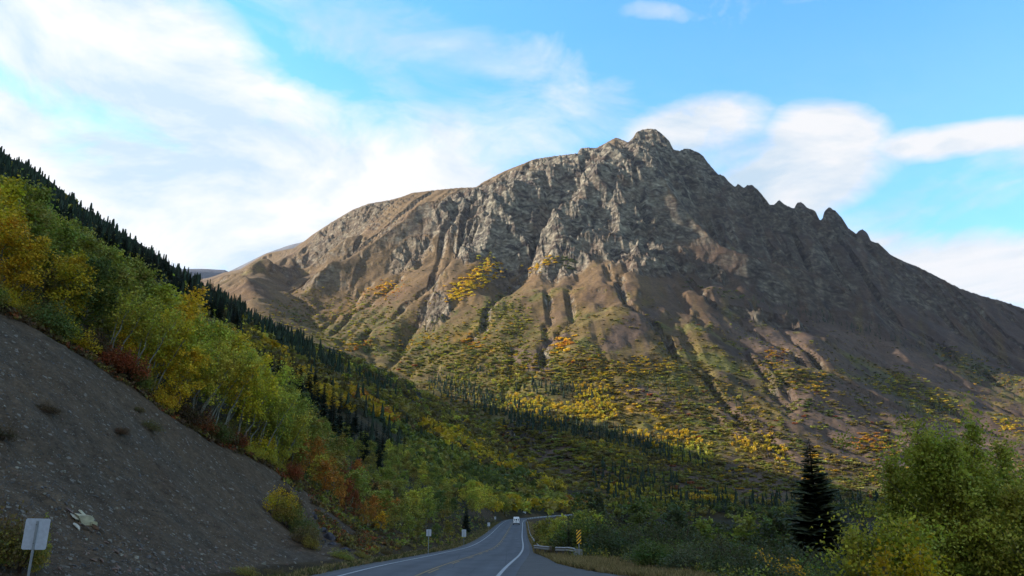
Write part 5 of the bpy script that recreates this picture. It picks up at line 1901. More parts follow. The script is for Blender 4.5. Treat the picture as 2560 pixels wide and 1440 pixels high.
# ---- bushes standing on the scree
def scree_bush(px, py, h, c, k, label, sq=1.0, fl=1.0):
    X, Y, Z = [float(v) for v in hits(px, py)[0]]
    e = plant('scree_bush', P_BUSH[k], (X, Y, Z - .12), h, jitter(PAL[c], .05), label, 'bush', None, squash=sq, lean=(.25, 0), parts=('foliage', 'stems'))


scree_bush(120, 1030, .95, 'brown', 0, 'dark dried bush high on the scree slope', 1.3)
scree_bush(300, 1085, .8, 'brown', 1, 'dark dried bush in the middle of the scree slope', 1.4)
scree_bush(375, 1075, 1.0, 'dull', 2, 'brown bush lying across the upper scree below the yellow aspens', 1.5)
scree_bush(4, 1100, 1.0, 'brown', 3, 'dark bush cut by the left edge halfway up the scree', 1.3)
scree_bush(345, 1030, .7, 'dull', 3, 'small olive tuft bush near the top of the scree', 1.3)
scree_bush(688, 1292, 3.0, 'gold', 3, 'golden bush at the left end of the bushes in the scree', .9)
scree_bush(715, 1318, 2.9, 'olive', 1, 'olive bush with yellow leaves among the bushes in the scree', .9)
scree_bush(742, 1335, 2.8, 'deep', 0, 'dark green bush at the lower end of the bushes in the scree', 1.0)
scree_bush(758, 1362, 2.0, 'dull', 2, 'brown low bush just below the bushes in the scree', 1.0)
scree_bush(708, 1240, 1.2, 'brown', 2, 'brown heath clump above the bushes in the scree', 1.0)
scree_bush(735, 1262, 1.0, 'dull', 3, 'small olive clump on the right rim of the scree', 1.2)
scree_bush(775, 1372, 1.3, 'olive', 1, 'small olive bush at the foot of the bushes in the scree', 1.2)
scree_bush(725, 1285, 2.0, 'brown', 3, 'brown-leaved bush behind the golden bush in the scree', 1.1)
scree_bush(18, 1420, 2.3, 'olive', 1, 'olive yellow roadside bush at the lower left edge behind the big blank sign', .9)
scree_bush(-20, 1425, 2.6, 'dull', 3, 'thin brownish bush cut by the left edge beside the big blank sign', .8)
scree_bush(45, 1432, 1.9, 'olive', 3, 'olive roadside bush at the foot of the big blank sign', .9)
scree_bush(620, 1436, .6, 'olive', 2, 'low green bush at the foot of the scree by the road', 2.2)
scree_bush(690, 1434, .5, 'dull', 0, 'low olive bush on the verge between scree and road', 2.4)
scree_bush(850, 1395, .9, 'green', 2, 'low green bush on the verge under the dark outcrop', 1.8)
scree_bush(905, 1392, .8, 'olive', 0, 'low olive bush right of the dark outcrop on the verge', 1.8)
scree_bush(960, 1385, .8, 'dull', 1, 'low brown-green bush on the verge left of the tall grey sign', 1.8)

# ================================================================== UNDERGROWTH, GRASS, GRAVEL (uncountable)
def card_mass(name, P, size, cols, mat, seed, per=10, flat=.6, leaf=.3):
    rng = np.random.default_rng(seed)
    n = len(P)
    off = rnd_units(n * per, rng).reshape(n, per, 3) * rng.uniform(.2, 1, (n, per, 1)) * size[:, None, None] * np.array([1, 1, flat])
    C = (P[:, None, :] + off + np.array([0, 0, 1]) * size[:, None, None] * .35).reshape(-1, 3)
    V, Q, t = leaf_quads(C, np.repeat(size, per) * leaf, rng)
    base = np.repeat(np.array([jitter(PAL[c], .2) for c in cols]), per * 4, axis=0)
    cc = np.concatenate([base * t[:, None], np.ones((len(t), 1))], 1)
    return tag(link(name, mesh_from(name, V, Q, mat, False, {'tint': ('FLOAT_COLOR', 'POINT', cc)})), kind='stuff')


rng = np.random.default_rng(77)
pts, sz, cl = [], [], []
for i in range(2600):
    px = rng.uniform(-120, 940)
    dr = abs(rng.normal()) * 5 - 1.8 + (rng.random() < .25) * rng.uniform(0, 26)
    x, y, z = edge_point(px, dr)
    pts.append((x, y, z)); sz.append(rng.uniform(.28, .62)); cl.append(['brown', 'dull', 'olive', 'brown', 'rust', 'dull', 'brown'][int(rng.integers(7))] if dr < 4 else ['olive', 'dull', 'deep', 'green'][int(rng.integers(4))])
poly = [(700, 1200), (800, 1262), (900, 1325), (1000, 1372), (1060, 1376), (1170, 1350), (1250, 1290), (1190, 1275), (1060, 1200), (760, 1080)]
S_ = scatter(poly, 1500, rng)
for (px, py), H_ in zip(S_, hits(S_[:, 0], S_[:, 1])):
    pts.append(tuple(H_)); sz.append(rng.uniform(.35, .8)); cl.append(['olive', 'dull', 'deep', 'green', 'brown'][int(rng.integers(5))])
poly = [(775, 1245), (900, 1325), (1010, 1372), (930, 1392), (870, 1372), (800, 1320)]
S_ = scatter(poly, 700, rng)
for (px, py), H_ in zip(S_, hits(S_[:, 0], S_[:, 1])):
    if fbm(np.array([H_[0] / 4]), np.array([H_[1] / 4]), 2, 5)[0] < -.05: continue
    pts.append(tuple(H_)); sz.append(rng.uniform(.25, .6)); cl.append(['brown', 'dull', 'olive', 'rust', 'dull'][int(rng.integers(5))])
card_mass('undergrowth', np.array(pts), np.array(sz), cl, MAT_LEAF, 78, per=14)

# leafy ground cover on the flat to the right
pts, sz, cl = [], [], []
for i in range(3600):
    a = math.radians(rng.uniform(4.2, 34)); r = rng.uniform(30, 190) if i % 2 else rng.uniform(34, 90)
    x, y = r * math.sin(a), r * math.cos(a)
    lat = x + 3.2
    if y < 42 and x < 8.5: continue
    if x < 7.6 and y < 58: continue
    pts.append((x, y)); sz.append(rng.uniform(.35, .9) * (1 + r / 160)); cl.append(['willow', 'deep', 'willow', 'olive', 'green'][int(rng.integers(5))])
pa = np.array(pts); zz_ = sample(GZ, pa[:, 0], pa[:, 1])
card_mass('low_foliage', np.column_stack([pa, zz_]), np.array(sz), cl, MAT_LEAF, 79, per=42, leaf=.085)


def grass(name, pos, hgt, cols, seed, blades=7):
    rng = np.random.default_rng(seed)
    n = len(pos)
    an = rng.uniform(0, 6.28, (n, blades)); ln = hgt[:, None] * rng.uniform(.55, 1.15, (n, blades)); tilt = rng.uniform(.1, .6, (n, blades))
    root = pos[:, None, :] + np.stack([np.cos(an), np.sin(an), np.zeros_like(an)], -1) * rng.uniform(0, .09, (n, blades, 1))
    tip = root + np.stack([np.cos(an) * np.sin(tilt), np.sin(an) * np.sin(tilt), np.cos(tilt)], -1) * ln[..., None]
    side = np.stack([-np.sin(an + 1), np.cos(an + 1), np.zeros_like(an)], -1) * .012
    mid = (root + tip) * .5 + np.array([0, 0, .04])
    V = np.stack([root - side, root + side, mid + side * 1.2, tip], 2).reshape(-1, 3)
    Q = np.arange(len(V)).reshape(-1, 4)
    c = np.repeat(np.array(cols), blades * 4, axis=0) * np.repeat(rng.uniform(.7, 1.3, n * blades), 4)[:, None]
    c = np.concatenate([c, np.ones((len(c), 1))], 1)
    return tag(link(name, mesh_from(name, V, Q, MAT_LEAF, False, {'tint': ('FLOAT_COLOR', 'POINT', c)})), kind='stuff')


DRY = np.array([(0.30, 0.215, 0.105), (0.25, 0.18, 0.085), (0.36, 0.27, 0.14), (0.15, 0.13, 0.05)])
PULL_EDGE = [(-60, 12.2), (28, 12.2), (34, 11.0), (38, 9.8), (41, 8.4), (46, 7.2), (52, 6.3), (60, 5.9), (70, 5.3), (78, 4.7), (400, 4.7)]
def pull_w(y): return float(np.interp(y, [p[0] for p in PULL_EDGE], [p[1] for p in PULL_EDGE]))
gp, gh, gc = [], [], []
for i in range(26000):
    k = int(rng.integers(30, min(len(ROAD) - 2, 190)))
    if i < 15000:
        k = int(rng.integers(40, 72))
    y = ROAD[k, 1]
    if i < 15000 or rng.random() < .5:
        w = pull_w(y)
        lat = w + .1 + abs(rng.normal()) * (1.9 if y < 75 else 1.0)
    else:
        lat = -(5.0 + abs(rng.normal()) * 1.4)
    x = ROAD[k, 0] + ROAD_N[k, 0] * lat + rng.uniform(-1, 1) * ROAD_T[k, 0]; yy = y + ROAD_N[k, 1] * lat + rng.uniform(-1, 1)
    gp.append((x, yy)); gh.append(rng.uniform(.18, .42) * (1 if lat > 0 else .8))
    c = DRY[int(rng.integers(4))]
    if lat < 0 and rng.random() < .55: c = np.array([0.09, 0.09, 0.03])
    gc.append(c)
gp = np.array(gp)
grass('dry_grass', np.column_stack([gp, sample(GZ, gp[:, 0], gp[:, 1]) - .02]), np.array(gh), gc, 91)

# ---- stones
MAT_STONE = Mat('scree_stone')
_oi = MAT_STONE.n('ShaderNodeObjectInfo')
_p = MAT_STONE.obj()
_n = MAT_STONE.noise(_p, 3.0, 6, .7)
MAT_STONE.color(MAT_STONE.mix(1.0, _oi.outputs['Color'], MAT_STONE.rng(_n, .3, .7, .6, 1.35), 'MULTIPLY'))
MAT_STONE.bump(_n, .6, .05)
MAT_STONE = MAT_STONE.m


def stone_mesh(seed, ax=(1, .7, .45), n=12, name='stone'):
    r = np.random.default_rng(seed)
    bm = bmesh.new()
    for v in rnd_units(n, r) * r.uniform(.75, 1.0, (n, 1)) * np.array(ax):
        bm.verts.new(tuple(v * .5))
    bmesh.ops.convex_hull(bm, input=bm.verts)
    bmesh.ops.delete(bm, geom=[v for v in bm.verts if not v.link_faces], context='VERTS')
    bmesh.ops.bevel(bm, geom=list(bm.edges), offset=.008, segments=1, affect='EDGES')
    me = bpy.data.meshes.new(name); bm.to_mesh(me); bm.free()
    me.materials.append(MAT_STONE)
    return me


STONES = [stone_mesh(200 + i, ax) for i, ax in enumerate([(1, .7, .4), (1, .55, .35), (1, .8, .55), (1, .6, .22), (1, .9, .7), (1, .45, .3)])]
SCREE_POLY = [(0, 800), (200, 900), (450, 1080), (560, 1145), (680, 1215), (700, 1330), (760, 1385), (560, 1439), (0, 1439)]
GREYS = [((.13, .11, .09), 'grey'), ((.16, .14, .11), 'pale grey'), ((.09, .08, .07), 'dark grey'), ((.16, .105, .08), 'reddish'), ((.22, .20, .15), 'whitish'), ((.10, .095, .09), 'slate')]


def stone(px, py, size, ci, k=None, label=None, name='stone', sc=(1, 1, 1), col=None):
    X, Y, Z = [float(v) for v in hits(px, py)[0]]
    o = bpy.data.objects.new(name, STONES[random.randrange(6) if k is None else k])
    COL.objects.link(o)
    o.location = (X, Y, Z + size * .10)
    o.scale = (size * sc[0], size * sc[1], size * sc[2])
    o.rotation_euler = (random.uniform(-.5, .5), random.uniform(.2, .9), random.uniform(-.6, .6))
    c, w = GREYS[ci]
    o.color = (col or c) + (1,)
    sw = 'big' if size > .5 else ('small' if size < .22 else 'flat')
    tag(o, label or f"{sw} {w} stone on the scree {where(px, py)}", 'stone', 'stones on the scree slope' if label is None else None)
    return o


rs = np.random.default_rng(15)
for px, py in scatter(SCREE_POLY, 150, rs, 12):
    stone(float(px), float(py), float(rs.uniform(.12, .34)), int(rs.integers(6)))
for px, py in scatter([(180, 1360), (420, 1330), (560, 1390), (760, 1400), (700, 1439), (200, 1439)], 90, rs, 8):
    stone(float(px), float(py), float(rs.uniform(.16, .42)), int(rs.integers(6)))
for px, py in scatter([(60, 1210), (120, 1220), (200, 1290), (300, 1340), (260, 1350), (120, 1270)], 24, rs, 8):
    stone(float(px), float(py), float(rs.uniform(.12, .34)), int(rs.integers(6)))
stone(278, 1206, .62, 1, 3, 'long flat grey stone alone in the middle of the scree', sc=(1, .7, 1))
stone(238, 1242, .42, 2, 5, 'dark flat stone above the white boulder')
# the white boulder: pale blocks of one broken rock on a rust-dark base
bX, bY, bZ = [float(v) for v in hits(205, 1308)[0]]
be = bpy.data.objects.new('white_boulder', None); COL.objects.link(be)
be.location = (bX, bY, bZ)
tag(be, 'broken cream white boulder lying on the lower scree behind the big blank sign', 'boulder')
_d = math.hypot(bX, bY)
u_ = _d / F
for (dx, dz, s, sc, col, k) in [(6, 2, 40, (1.1, .8, .75), (.36, .32, .21), 4), (-16, 8, 24, (1, .6, .5), (.36, .33, .25), 0), (-12, -12, 22, (1, .5, .5), (.40, .37, .30), 2), (4, 14, 26, (1.2, .6, .45), (.40, .37, .25), 1),
                                (24, -6, 20, (1, .7, .8), (.36, .33, .2), 4), (30, -14, 18, (1.3, .6, .7), (.10, .055, .03), 0), (42, -20, 12, (1.2, .6, .5), (.09, .07, .05), 2), (-26, 22, 16, (1.3, .6, .4), (.16, .10, .08), 3), (12, -16, 20, (1.3, .5, .4), (.07, .05, .035), 5)]:
    o = bpy.data.objects.new('block', STONES[k]); COL.objects.link(o); o.parent = be
    px, py = 205 + dx * 1.15, 1308 - dz * 1.15
    s = s * 1.55
    hx, hy, hz = [float(v) for v in hits(px, py)[0]]
    o.location = (hx - bX, hy - bY, hz - bZ + .10)
    o.scale = (s * u_ * sc[0], s * u_ * sc[1], s * u_ * sc[2])
    o.rotation_euler = (random.uniform(-.3, .3), .65, random.uniform(-.3, .3))
    o.color = col + (1,)
# loose gravel too small to count
gr = scatter(SCREE_POLY, 7000, rs)
H = hits(gr[:, 0], gr[:, 1])
base = rnd_units(6, rs)
octv = np.array([(1, 0, 0), (-1, 0, 0), (0, 1, 0), (0, -1, 0), (0, 0, 1), (0, 0, -1)], float)
octf = np.array([(0, 2, 4), (2, 1, 4), (1, 3, 4), (3, 0, 4), (2, 0, 5), (1, 2, 5), (3, 1, 5), (0, 3, 5)])
n = len(gr)
s = rs.uniform(.014, .055, n) * np.where(rs.random(n) < .1, 1.8, 1)
R = rs.normal(size=(n, 3, 3)); R, _ = np.linalg.qr(R)
V = np.einsum('nij,vj->nvi', R, octv) * (s[:, None] * rs.uniform(.5, 1.3, (n, 6)))[..., None] + H[:, None, :] + np.array([0, 0, .01])
FQ = (octf[None] + (np.arange(n) * 6)[:, None, None]).reshape(-1, 3)
gm = Mat('gravel_stones')
gm.color(gm.attr('tint')); gm.set(Roughness=.9)
cb = np.array([c for c, _ in GREYS])[rs.choice(6, n, p=[.36, .12, .27, .1, .05, .10])] * rs.uniform(.7, 1.35, (n, 1))
cc = np.concatenate([np.repeat(cb, 6, 0), np.ones((n * 6, 1))], 1)
tag(link('gravel', mesh_from('gravel', V.reshape(-1, 3), FQ, gm.m, False, {'tint': ('FLOAT_COLOR', 'POINT', cc)})), kind='stuff')

# dark outcrop at the end of the scree
om = Mat('outcrop_rock')
_P = om.obj()
_n1 = om.noise(om.scalev(_P, (1, 1, .5)), 1.6, 8, .7)
om.color(om.mix(om.rng(_n1, .42, .62), (.030, .030, .038), (.12, .11, .115)))
om.bump(_n1, .8, .2)
oc = bpy.data.objects.new('rock_outcrop', None); COL.objects.link(oc)
oX, oY, oZ = [float(v) for v in hits(825, 1350)[0]]
oc.location = (oX, oY, oZ)
tag(oc, 'dark blue-grey slate outcrop in the bank right of the bushes in the scree', 'outcrop')
for i, (px, py, s) in enumerate([(788, 1296, 1.2), (797, 1322, 1.6), (818, 1342, 2.0), (833, 1362, 1.3), (808, 1352, 1.0), (858, 1374, 1.5), (846, 1384, .8), (812, 1308, 1.0), (780, 1282, .8), (842, 1344, 1.1), (870, 1386, .8), (826, 1322, .7), (786, 1318, .6), (864, 1360, .6)]):
    me = stone_mesh(300 + i, (.6, .8, 1.2), 30, 'slab')
    me.materials.clear(); me.materials.append(om.m)
    o = bpy.data.objects.new('slab', me); COL.objects.link(o); o.parent = oc
    hx, hy, hz = [float(v) for v in hits(px, py)[0]]
    o.location = (hx - oX, hy - oY, hz - oZ)
    o.scale = (s, s, s)
    o.location.z -= .25 * s
    o.rotation_euler = (random.uniform(-.5, .8), random.uniform(-1.0, .1), random.uniform(0, 3))

# ================================================================== ROAD
def strip(name, R, lat0, lat1, dz0, dz1, mat, k0=0, k1=None, steps=1, kind='structure', parent=None, z_extra=0.0):
    k1 = len(R) if k1 is None else k1
    T, N = road_frame(R)
    V, Q = [], []
    m = steps + 1
    for i in range(k0, k1):
        a = lat0(R[i, 1]) if callable(lat0) else lat0
        b = lat1(R[i, 1]) if callable(lat1) else lat1
        for s in range(m):
            f = s / steps
            la = a * (1 - f) + b * f
            V.append((R[i, 0] + N[i, 0] * la, R[i, 1] + N[i, 1] * la, R[i, 2] + dz0 * (1 - f) + dz1 * f))
    for i in range(k1 - k0 - 1):
        for s in range(steps):
            Q.append((i * m + s, i * m + s + 1, (i + 1) * m + s + 1, (i + 1) * m + s))
    la_ = np.array([road_query(np.array([v[0]]), np.array([v[1]]))[0][0] for v in V]) if name == 'road' else np.zeros(len(V))
    me = mesh_from(name, np.array(V), np.array(Q), mat, True, {'lat': ('FLOAT', 'POINT', la_)})
    return me


am = Mat('asphalt')
_P = am.coords()
_a = am.noise(_P, 40, 6, .8); _b = am.noise(_P, .35, 6, .6); _c = am.noise(am.scalev(_P, (1.0, .06, 1)), 1.3, 5, .6)
_col = am.mix(am.rng(_b, .35, .65), (.054, .056, .058), (.076, .078, .080))
_col = am.mix(1.0, _col, am.rng(_c, .3, .7, .82, 1.18), 'MULTIPLY')
_col = am.mix(1.0, _col, am.rng(_a, .3, .7, .8, 1.25), 'MULTIPLY')
_lat = am.attr('lat', 'Fac')
_tr = am.math('SINE', am.math('ADD', am.math('MULTIPLY', am.math('ABSOLUTE', _lat), 3.49), 4.71 - 3.14 * .0))
_col = am.mix(1.0, _col, am.rng(_tr, -1, 1, .86, 1.10), 'MULTIPLY')
_pa = am.noise(am.scalev(_P, (.5, .12, 1)), .8, 2, .5)
_col = am.mix(am.rng(_pa, .60, .61, 0, .45), _col, (.035, .035, .036))
_cr = am.voro(am.scalev(_P, (.16, .035, .1)), 1.0, 'Distance', 'DISTANCE_TO_EDGE')
_col = am.mix(am.rng(_cr, .0, .006, .6, 0), _col, (.018, .018, .02))
am.color(_col); am.bump(_a, .3, .01); am.set(Roughness=.72); am.b.inputs['Specular IOR Level'].default_value = .35
gvm = Mat('gravel_pullout')
_P = gvm.coords()
_a = gvm.noise(_P, 14, 8, .85); _b = gvm.noise(_P, .5, 6, .65)
_col = gvm.mix(gvm.rng(_b, .35, .65), (.078, .074, .068), (.105, .098, .088))
_col = gvm.mix(1.0, _col, gvm.rng(_a, .3, .7, .65, 1.4), 'MULTIPLY')
gvm.color(_col); gvm.bump(_a, .6, .02)


def paint(name, c):
    M = Mat(name)
    P = M.coords()
    w = M.rng(M.noise(P, 6, 8, .8), .40, .60, 0, 1)
    M.color(M.mix(w, tuple(v * .45 for v in c), c))
    M.set(Roughness=.6)
    return M.m


WHITE_P = paint('white_road_paint', (.50, .50, .48))
YEL_P = paint('yellow_road_paint', (.36, .23, .07))
road = tag(link('road', strip('road', ROAD, -4.3, 4.3, 0, 0, am.m, steps=16)), kind='structure')
tag(link('gravel_shoulder', strip('gravel_shoulder', ROAD, -5.6, -4.3, -.10, -.006, gvm.m)), kind='structure')
tag(link('gravel_shoulder', strip('gravel_shoulder', ROAD, 4.3, lambda y: pull_w(y), -.006, -.03, gvm.m, steps=4)), kind='structure')
tag(link('road_marking', strip('road_marking', ROAD, -3.62, -3.46, .006, .006, WHITE_P)), kind='structure')
tag(link('road_marking', strip('road_marking', ROAD, 3.44, 3.62, .006, .006, WHITE_P)), kind='structure')
tag(link('road_marking', strip('road_marking', ROAD, -.20, -.08, .006, .006, YEL_P)), kind='structure')
for k in range(4, 150, 5):
    tag(link('road_marking', strip('road_marking', ROAD, .08, .20, .006, .006, YEL_P, k0=k, k1=k + 3)), kind='structure')


# ================================================================== ROAD FURNITURE
def simple(name, c, rough=.5, metal=0.0, spec=.4, noise=.15):
    M = Mat(name)
    n_ = M.noise(M.obj(), 9, 5, .7)
    M.color(M.mix(M.rng(n_, .3, .7), tuple(v * (1 - noise) for v in c), tuple(min(1, v * (1 + noise)) for v in c)))
    M.set(Roughness=rough, Metallic=metal)
    M.b.inputs['Specular IOR Level'].default_value = spec
    return M.m


M_ALU = simple('sheet_aluminium', (.47, .49, .53), .45, .3)
M_GALV = simple('galvanised_steel', (.30, .31, .31), .5, .6)
M_BOLT = simple('bolt_steel', (.10, .10, .10), .4, .7)
M_YEL = simple('sign_yellow', (.85, .46, .02), .45)
M_BLK = simple('sign_black', (.02, .012, .012), .5)
M_WOOD = simple('weathered_wood', (.12, .10, .08), .9)
M_RAIL = simple('rail_steel', (.36, .36, .35), .5, .4)


def bm_obj(name, build, mat, parent=None, smooth=False, bevel=0.0):
    bm = bmesh.new()
    build(bm)
    if bevel > 0:
        bmesh.ops.bevel(bm, geom=list(bm.edges), offset=bevel, segments=2, affect='EDGES')
    bmesh.ops.recalc_face_normals(bm, faces=bm.faces)
    me = bpy.data.meshes.new(name)
    bm.to_mesh(me); bm.free()
    me.materials.append(mat)
    if smooth: me.polygons.foreach_set('use_smooth', [True] * len(me.polygons))
    return link(name, me, parent)


def box(bm, c, s, rot=None):
    m = Matrix.Translation(c) @ (rot.to_4x4() if rot is not None else Matrix.Identity(4)) @ Matrix.Diagonal((s[0], s[1], s[2], 1))
    bmesh.ops.create_cube(bm, size=1.0, matrix=m)


def cyl(bm, p0, p1, r, seg=10, r2=None):
    p0, p1 = Vector(p0), Vector(p1)
    d = p1 - p0
    m = Matrix.Translation((p0 + p1) / 2) @ d.to_track_quat('Z', 'Y').to_matrix().to_4x4()
    bmesh.ops.create_cone(bm, cap_ends=True, segments=seg, radius1=r, radius2=r if r2 is None else r2, depth=d.length, matrix=m)


def rounded_plate(bm, w, h, t, r, zc, n=5):
    pts = []
    for cx_, cz_, a0 in ((w / 2 - r, h / 2 - r, 0), (-w / 2 + r, h / 2 - r, 90), (-w / 2 + r, -h / 2 + r, 180), (w / 2 - r, -h / 2 + r, 270)):
        for i in range(n + 1):
            a = math.radians(a0 + 90 * i / n)
            pts.append((cx_ + r * math.cos(a), cz_ + r * math.sin(a)))
    f = bm.faces.new([bm.verts.new((x, t / 2, zc + z)) for x, z in pts])
    ex_ = bmesh.ops.extrude_face_region(bm, geom=[f])
    bmesh.ops.translate(bm, vec=(0, -t, 0), verts=[g for g in ex_['geom'] if isinstance(g, bmesh.types.BMVert)])


def blank_sign(px, pyc, Y, w, h, label, turn=0.0, roll=0.0):
    X, YY, Z = [float(v) for v in at_depth(px, pyc, Y)]
    zb = gz(X, YY)
    e = bpy.data.objects.new('road_sign', None); COL.objects.link(e)
    e.location = (X, YY, zb); e.rotation_euler = (0, roll, turn)
    tag(e, label, 'road sign', 'blank sign backs beside the road')
    zc = Z - zb
    bm_obj('plate', lambda bm: rounded_plate(bm, w, h, .004, .05 * w / .6, zc), M_ALU, e)
    bm_obj('post', lambda bm: box(bm, (0, -.03, (zc + h * .42) / 2 - .2), (.05, .05, zc + h * .42 + .4)), M_GALV, e, bevel=.004)
    for dz in (h * .3, -h * .3):
        bm_obj('bolt', lambda bm: cyl(bm, (0, -.075, zc + dz), (0, -.052, zc + dz), .012, 8), M_BOLT, e)


blank_sign(85, 1335, 22, .61, .78, 'big blank grey back of a road sign on a pole at the lower left', turn=.12, roll=.02)
blank_sign(1072, 1332, 76, .45, .58, 'tall grey sign back on a long thin pole left of the road')
blank_sign(1160, 1333, 120, .62, 1.0, 'second grey sign back half sunk in bushes beyond the tall grey sign')
blank_sign(1222, 1311, 200, .62, .85, 'small white sign back beside the left edge of the road before the bend')
blank_sign(1238, 1295, 290, .6, .85, 'tiny white sign back above the left edge line at the bend')
blank_sign(1311, 1281.5, 425, 1.6, 1.05, 'wide white sign facing the bend behind the far road')

# striped hazard marker
mX, mY, mZ = [float(v) for v in at_depth(1447, 1342, 60)]
mb = gz(mX, mY)
e = bpy.data.objects.new('hazard_marker', None); COL.objects.link(e)
e.location = (mX, mY, mb)
tag(e, 'tall yellow hazard marker with dark diagonal stripes at the end of the guardrail', 'hazard marker')
zc = mZ - mb
bm_obj('plate', lambda bm: rounded_plate(bm, .34, .95, .006, .02, zc), M_YEL, e)
bm_obj('post', lambda bm: box(bm, (0, .035, zc / 2 + .1), (.06, .05, zc + .7)), M_GALV, e, bevel=.004)


def stripe(bm, z0, th=.115):
    # rises to the right; clipped to the plate
    w, hh = .17, .475
    pts = [(-w, z0 - w), (w, z0 + w), (w, z0 + w + th), (-w, z0 - w + th)]
    out = pts
    for sgn in (1, -1):
        clipped = []
        for i in range(len(out)):
            a, b = out[i], out[(i + 1) % len(out)]
            ina, inb = sgn * a[1] <= hh, sgn * b[1] <= hh
            if ina: clipped.append(a)
            if ina != inb:
                t_ = (sgn * hh - a[1]) / (b[1] - a[1])
                clipped.append((a[0] + t_ * (b[0] - a[0]), sgn * hh))
        out = clipped
        if len(out) < 3: return
    f = bm.faces.new([bm.verts.new((x, -.0055, zc + z)) for x, z in out])
    g = bmesh.ops.extrude_face_region(bm, geom=[f])
    bmesh.ops.translate(bm, vec=(0, .002, 0), verts=[v for v in g['geom'] if isinstance(v, bmesh.types.BMVert)])


for k in range(-3, 4):
    if abs(k * .235) < .56:
        bm_obj('stripe', lambda bm: stripe(bm, k * .235 - .06), M_BLK, e)


# guardrails
def guardrail(path, label, post_every=2, hz=.62, group=None, beam_h=.30):
    P = np.array(path, float)
    e = bpy.data.objects.new('guardrail', None); COL.objects.link(e)
    e.location = tuple(P[0])
    tag(e, label, 'guardrail', group)
    O = P[0]
    for i in range(0, len(P), post_every):
        p = P[i] - O
        bm_obj('post', lambda bm: box(bm, (p[0], p[1], p[2] + .3), (.15, .18, .95)), M_WOOD, e, bevel=.01)
    prof = [(0, -.15), (.05, -.11), (.05, -.06), (0, -.02), (0, .02), (.05, .06), (.05, .11), (0, .15)]
    prof = [(a, b * beam_h / .30) for a, b in prof]
    seg = 3
    for s in range(0, len(P) - 1, seg):
        pts = P[s:min(len(P), s + seg + 1)] - O
        if len(pts) < 2: continue
        T = np.gradient(pts, axis=0); T /= np.linalg.norm(T, axis=1, keepdims=True)
        N = np.stack([-T[:, 1], T[:, 0], np.zeros(len(T))], 1)
        V = []
        for p, n_ in zip(pts, N):
            for a, b in prof: V.append(p + n_ * (a + .10) + np.array([0, 0, hz + b]))
            for a, b in prof[::-1]: V.append(p + n_ * (a + .092) + np.array([0, 0, hz + b]))
        m = len(prof) * 2
        Q = [(i * m + k, i * m + (k + 1) % m, (i + 1) * m + (k + 1) % m, (i + 1) * m + k) for i in range(len(pts) - 1) for k in range(m)]
        link('rail', mesh_from('rail', np.array(V), np.array(Q), M_RAIL, True), e)
    return e


def on_ground(x, y): return (x, y, gz(x, y))
pa_ = np.array(at_depth(1441, 1376, 61.5), float)[:2]; pb_ = np.array(at_depth(1392, 1372, 65), float)[:2]
guardrail([on_ground(*(pa_ * (1 - f) + pb_ * f)) for f in np.linspace(0, 1, 4)], 'short steel guardrail piece ending at the striped hazard marker', group='guardrail pieces beside the pullout', post_every=1)
pa_ = np.array(at_depth(1377, 1369, 68), float)[:2]; pb_ = np.array(at_depth(1338, 1362, 76), float)[:2]
guardrail([on_ground(*(pa_ * (1 - f) + pb_ * f)) for f in np.linspace(0, 1, 4)], 'short steel guardrail piece left of the low brown bush by the road corner', group='guardrail pieces beside the pullout', post_every=1)
bm_obj  # end block of the rail by the marker
eb = bm_obj('concrete_block', lambda bm: box(bm, (0, 0, .3), (.62, .5, .75)), simple('old_concrete', (.22, .22, .20), .9), None, bevel=.04)
bx_, by_, _ = [float(v) for v in at_depth(1445, 1376, 60.6)]
eb.location = (bx_, by_, gz(bx_, by_)); tag(eb, 'pale concrete end block below the striped hazard marker', 'concrete block')
K = [i for i in range(len(ROAD)) if ROAD[i, 1] > 80]
seg1 = [i for i in K if ROAD[i, 1] < 300][::2]
guardrail([(ROAD[i, 0] + ROAD_N[i, 0] * 5.3, ROAD[i, 1] + ROAD_N[i, 1] * 5.3, ROAD[i, 2] - .12) for i in seg1], 'long low guardrail along the right edge of the road before the bend', group=None, beam_h=.26)
seg2 = [i for i in range(len(ROAD)) if 305 <= ROAD[i, 1] < 452][::2]
guardrail([(ROAD[i, 0] + ROAD_N[i, 0] * 5.0, ROAD[i, 1] + ROAD_N[i, 1] * 5.0, ROAD[i, 2] - .05) for i in seg2], 'pale guardrail curving right along the far bend behind the white van', beam_h=.36)

# ================================================================== WHITE VAN
M_VAN = simple('van_white_paint', (.74, .75, .76), .3, 0, .5, .03)
M_GLASS = simple('dark_window_glass', (.012, .014, .016), .08, 0, .8, .1)
M_TYRE = simple('tyre_rubber', (.018, .018, .018), .9)
M_RIM = simple('wheel_rim', (.30, .30, .31), .35, .6)
M_DARK = simple('dark_bumper', (.02, .02, .022), .6)
M_RED = simple('tail_light_red', (.30, .02, .015), .3)
vX, vY, _ = [float(v) for v in at_depth(1291, 1312, 268)]
lat_, vz_, _ = road_query(np.array([vX]), np.array([vY]))
kv = int(np.argmin(np.hypot(ROAD[:, 0] - vX, ROAD[:, 1] - vY)))
van = bpy.data.objects.new('camper_van', None); COL.objects.link(van)
van.location = (vX, vY, float(vz_[0]))
van.rotation_euler = (0, 0, math.atan2(-ROAD_T[kv, 0], ROAD_T[kv, 1]) * .6)
tag(van, 'white high-roof camper van driving away in the right lane before the bend', 'van')


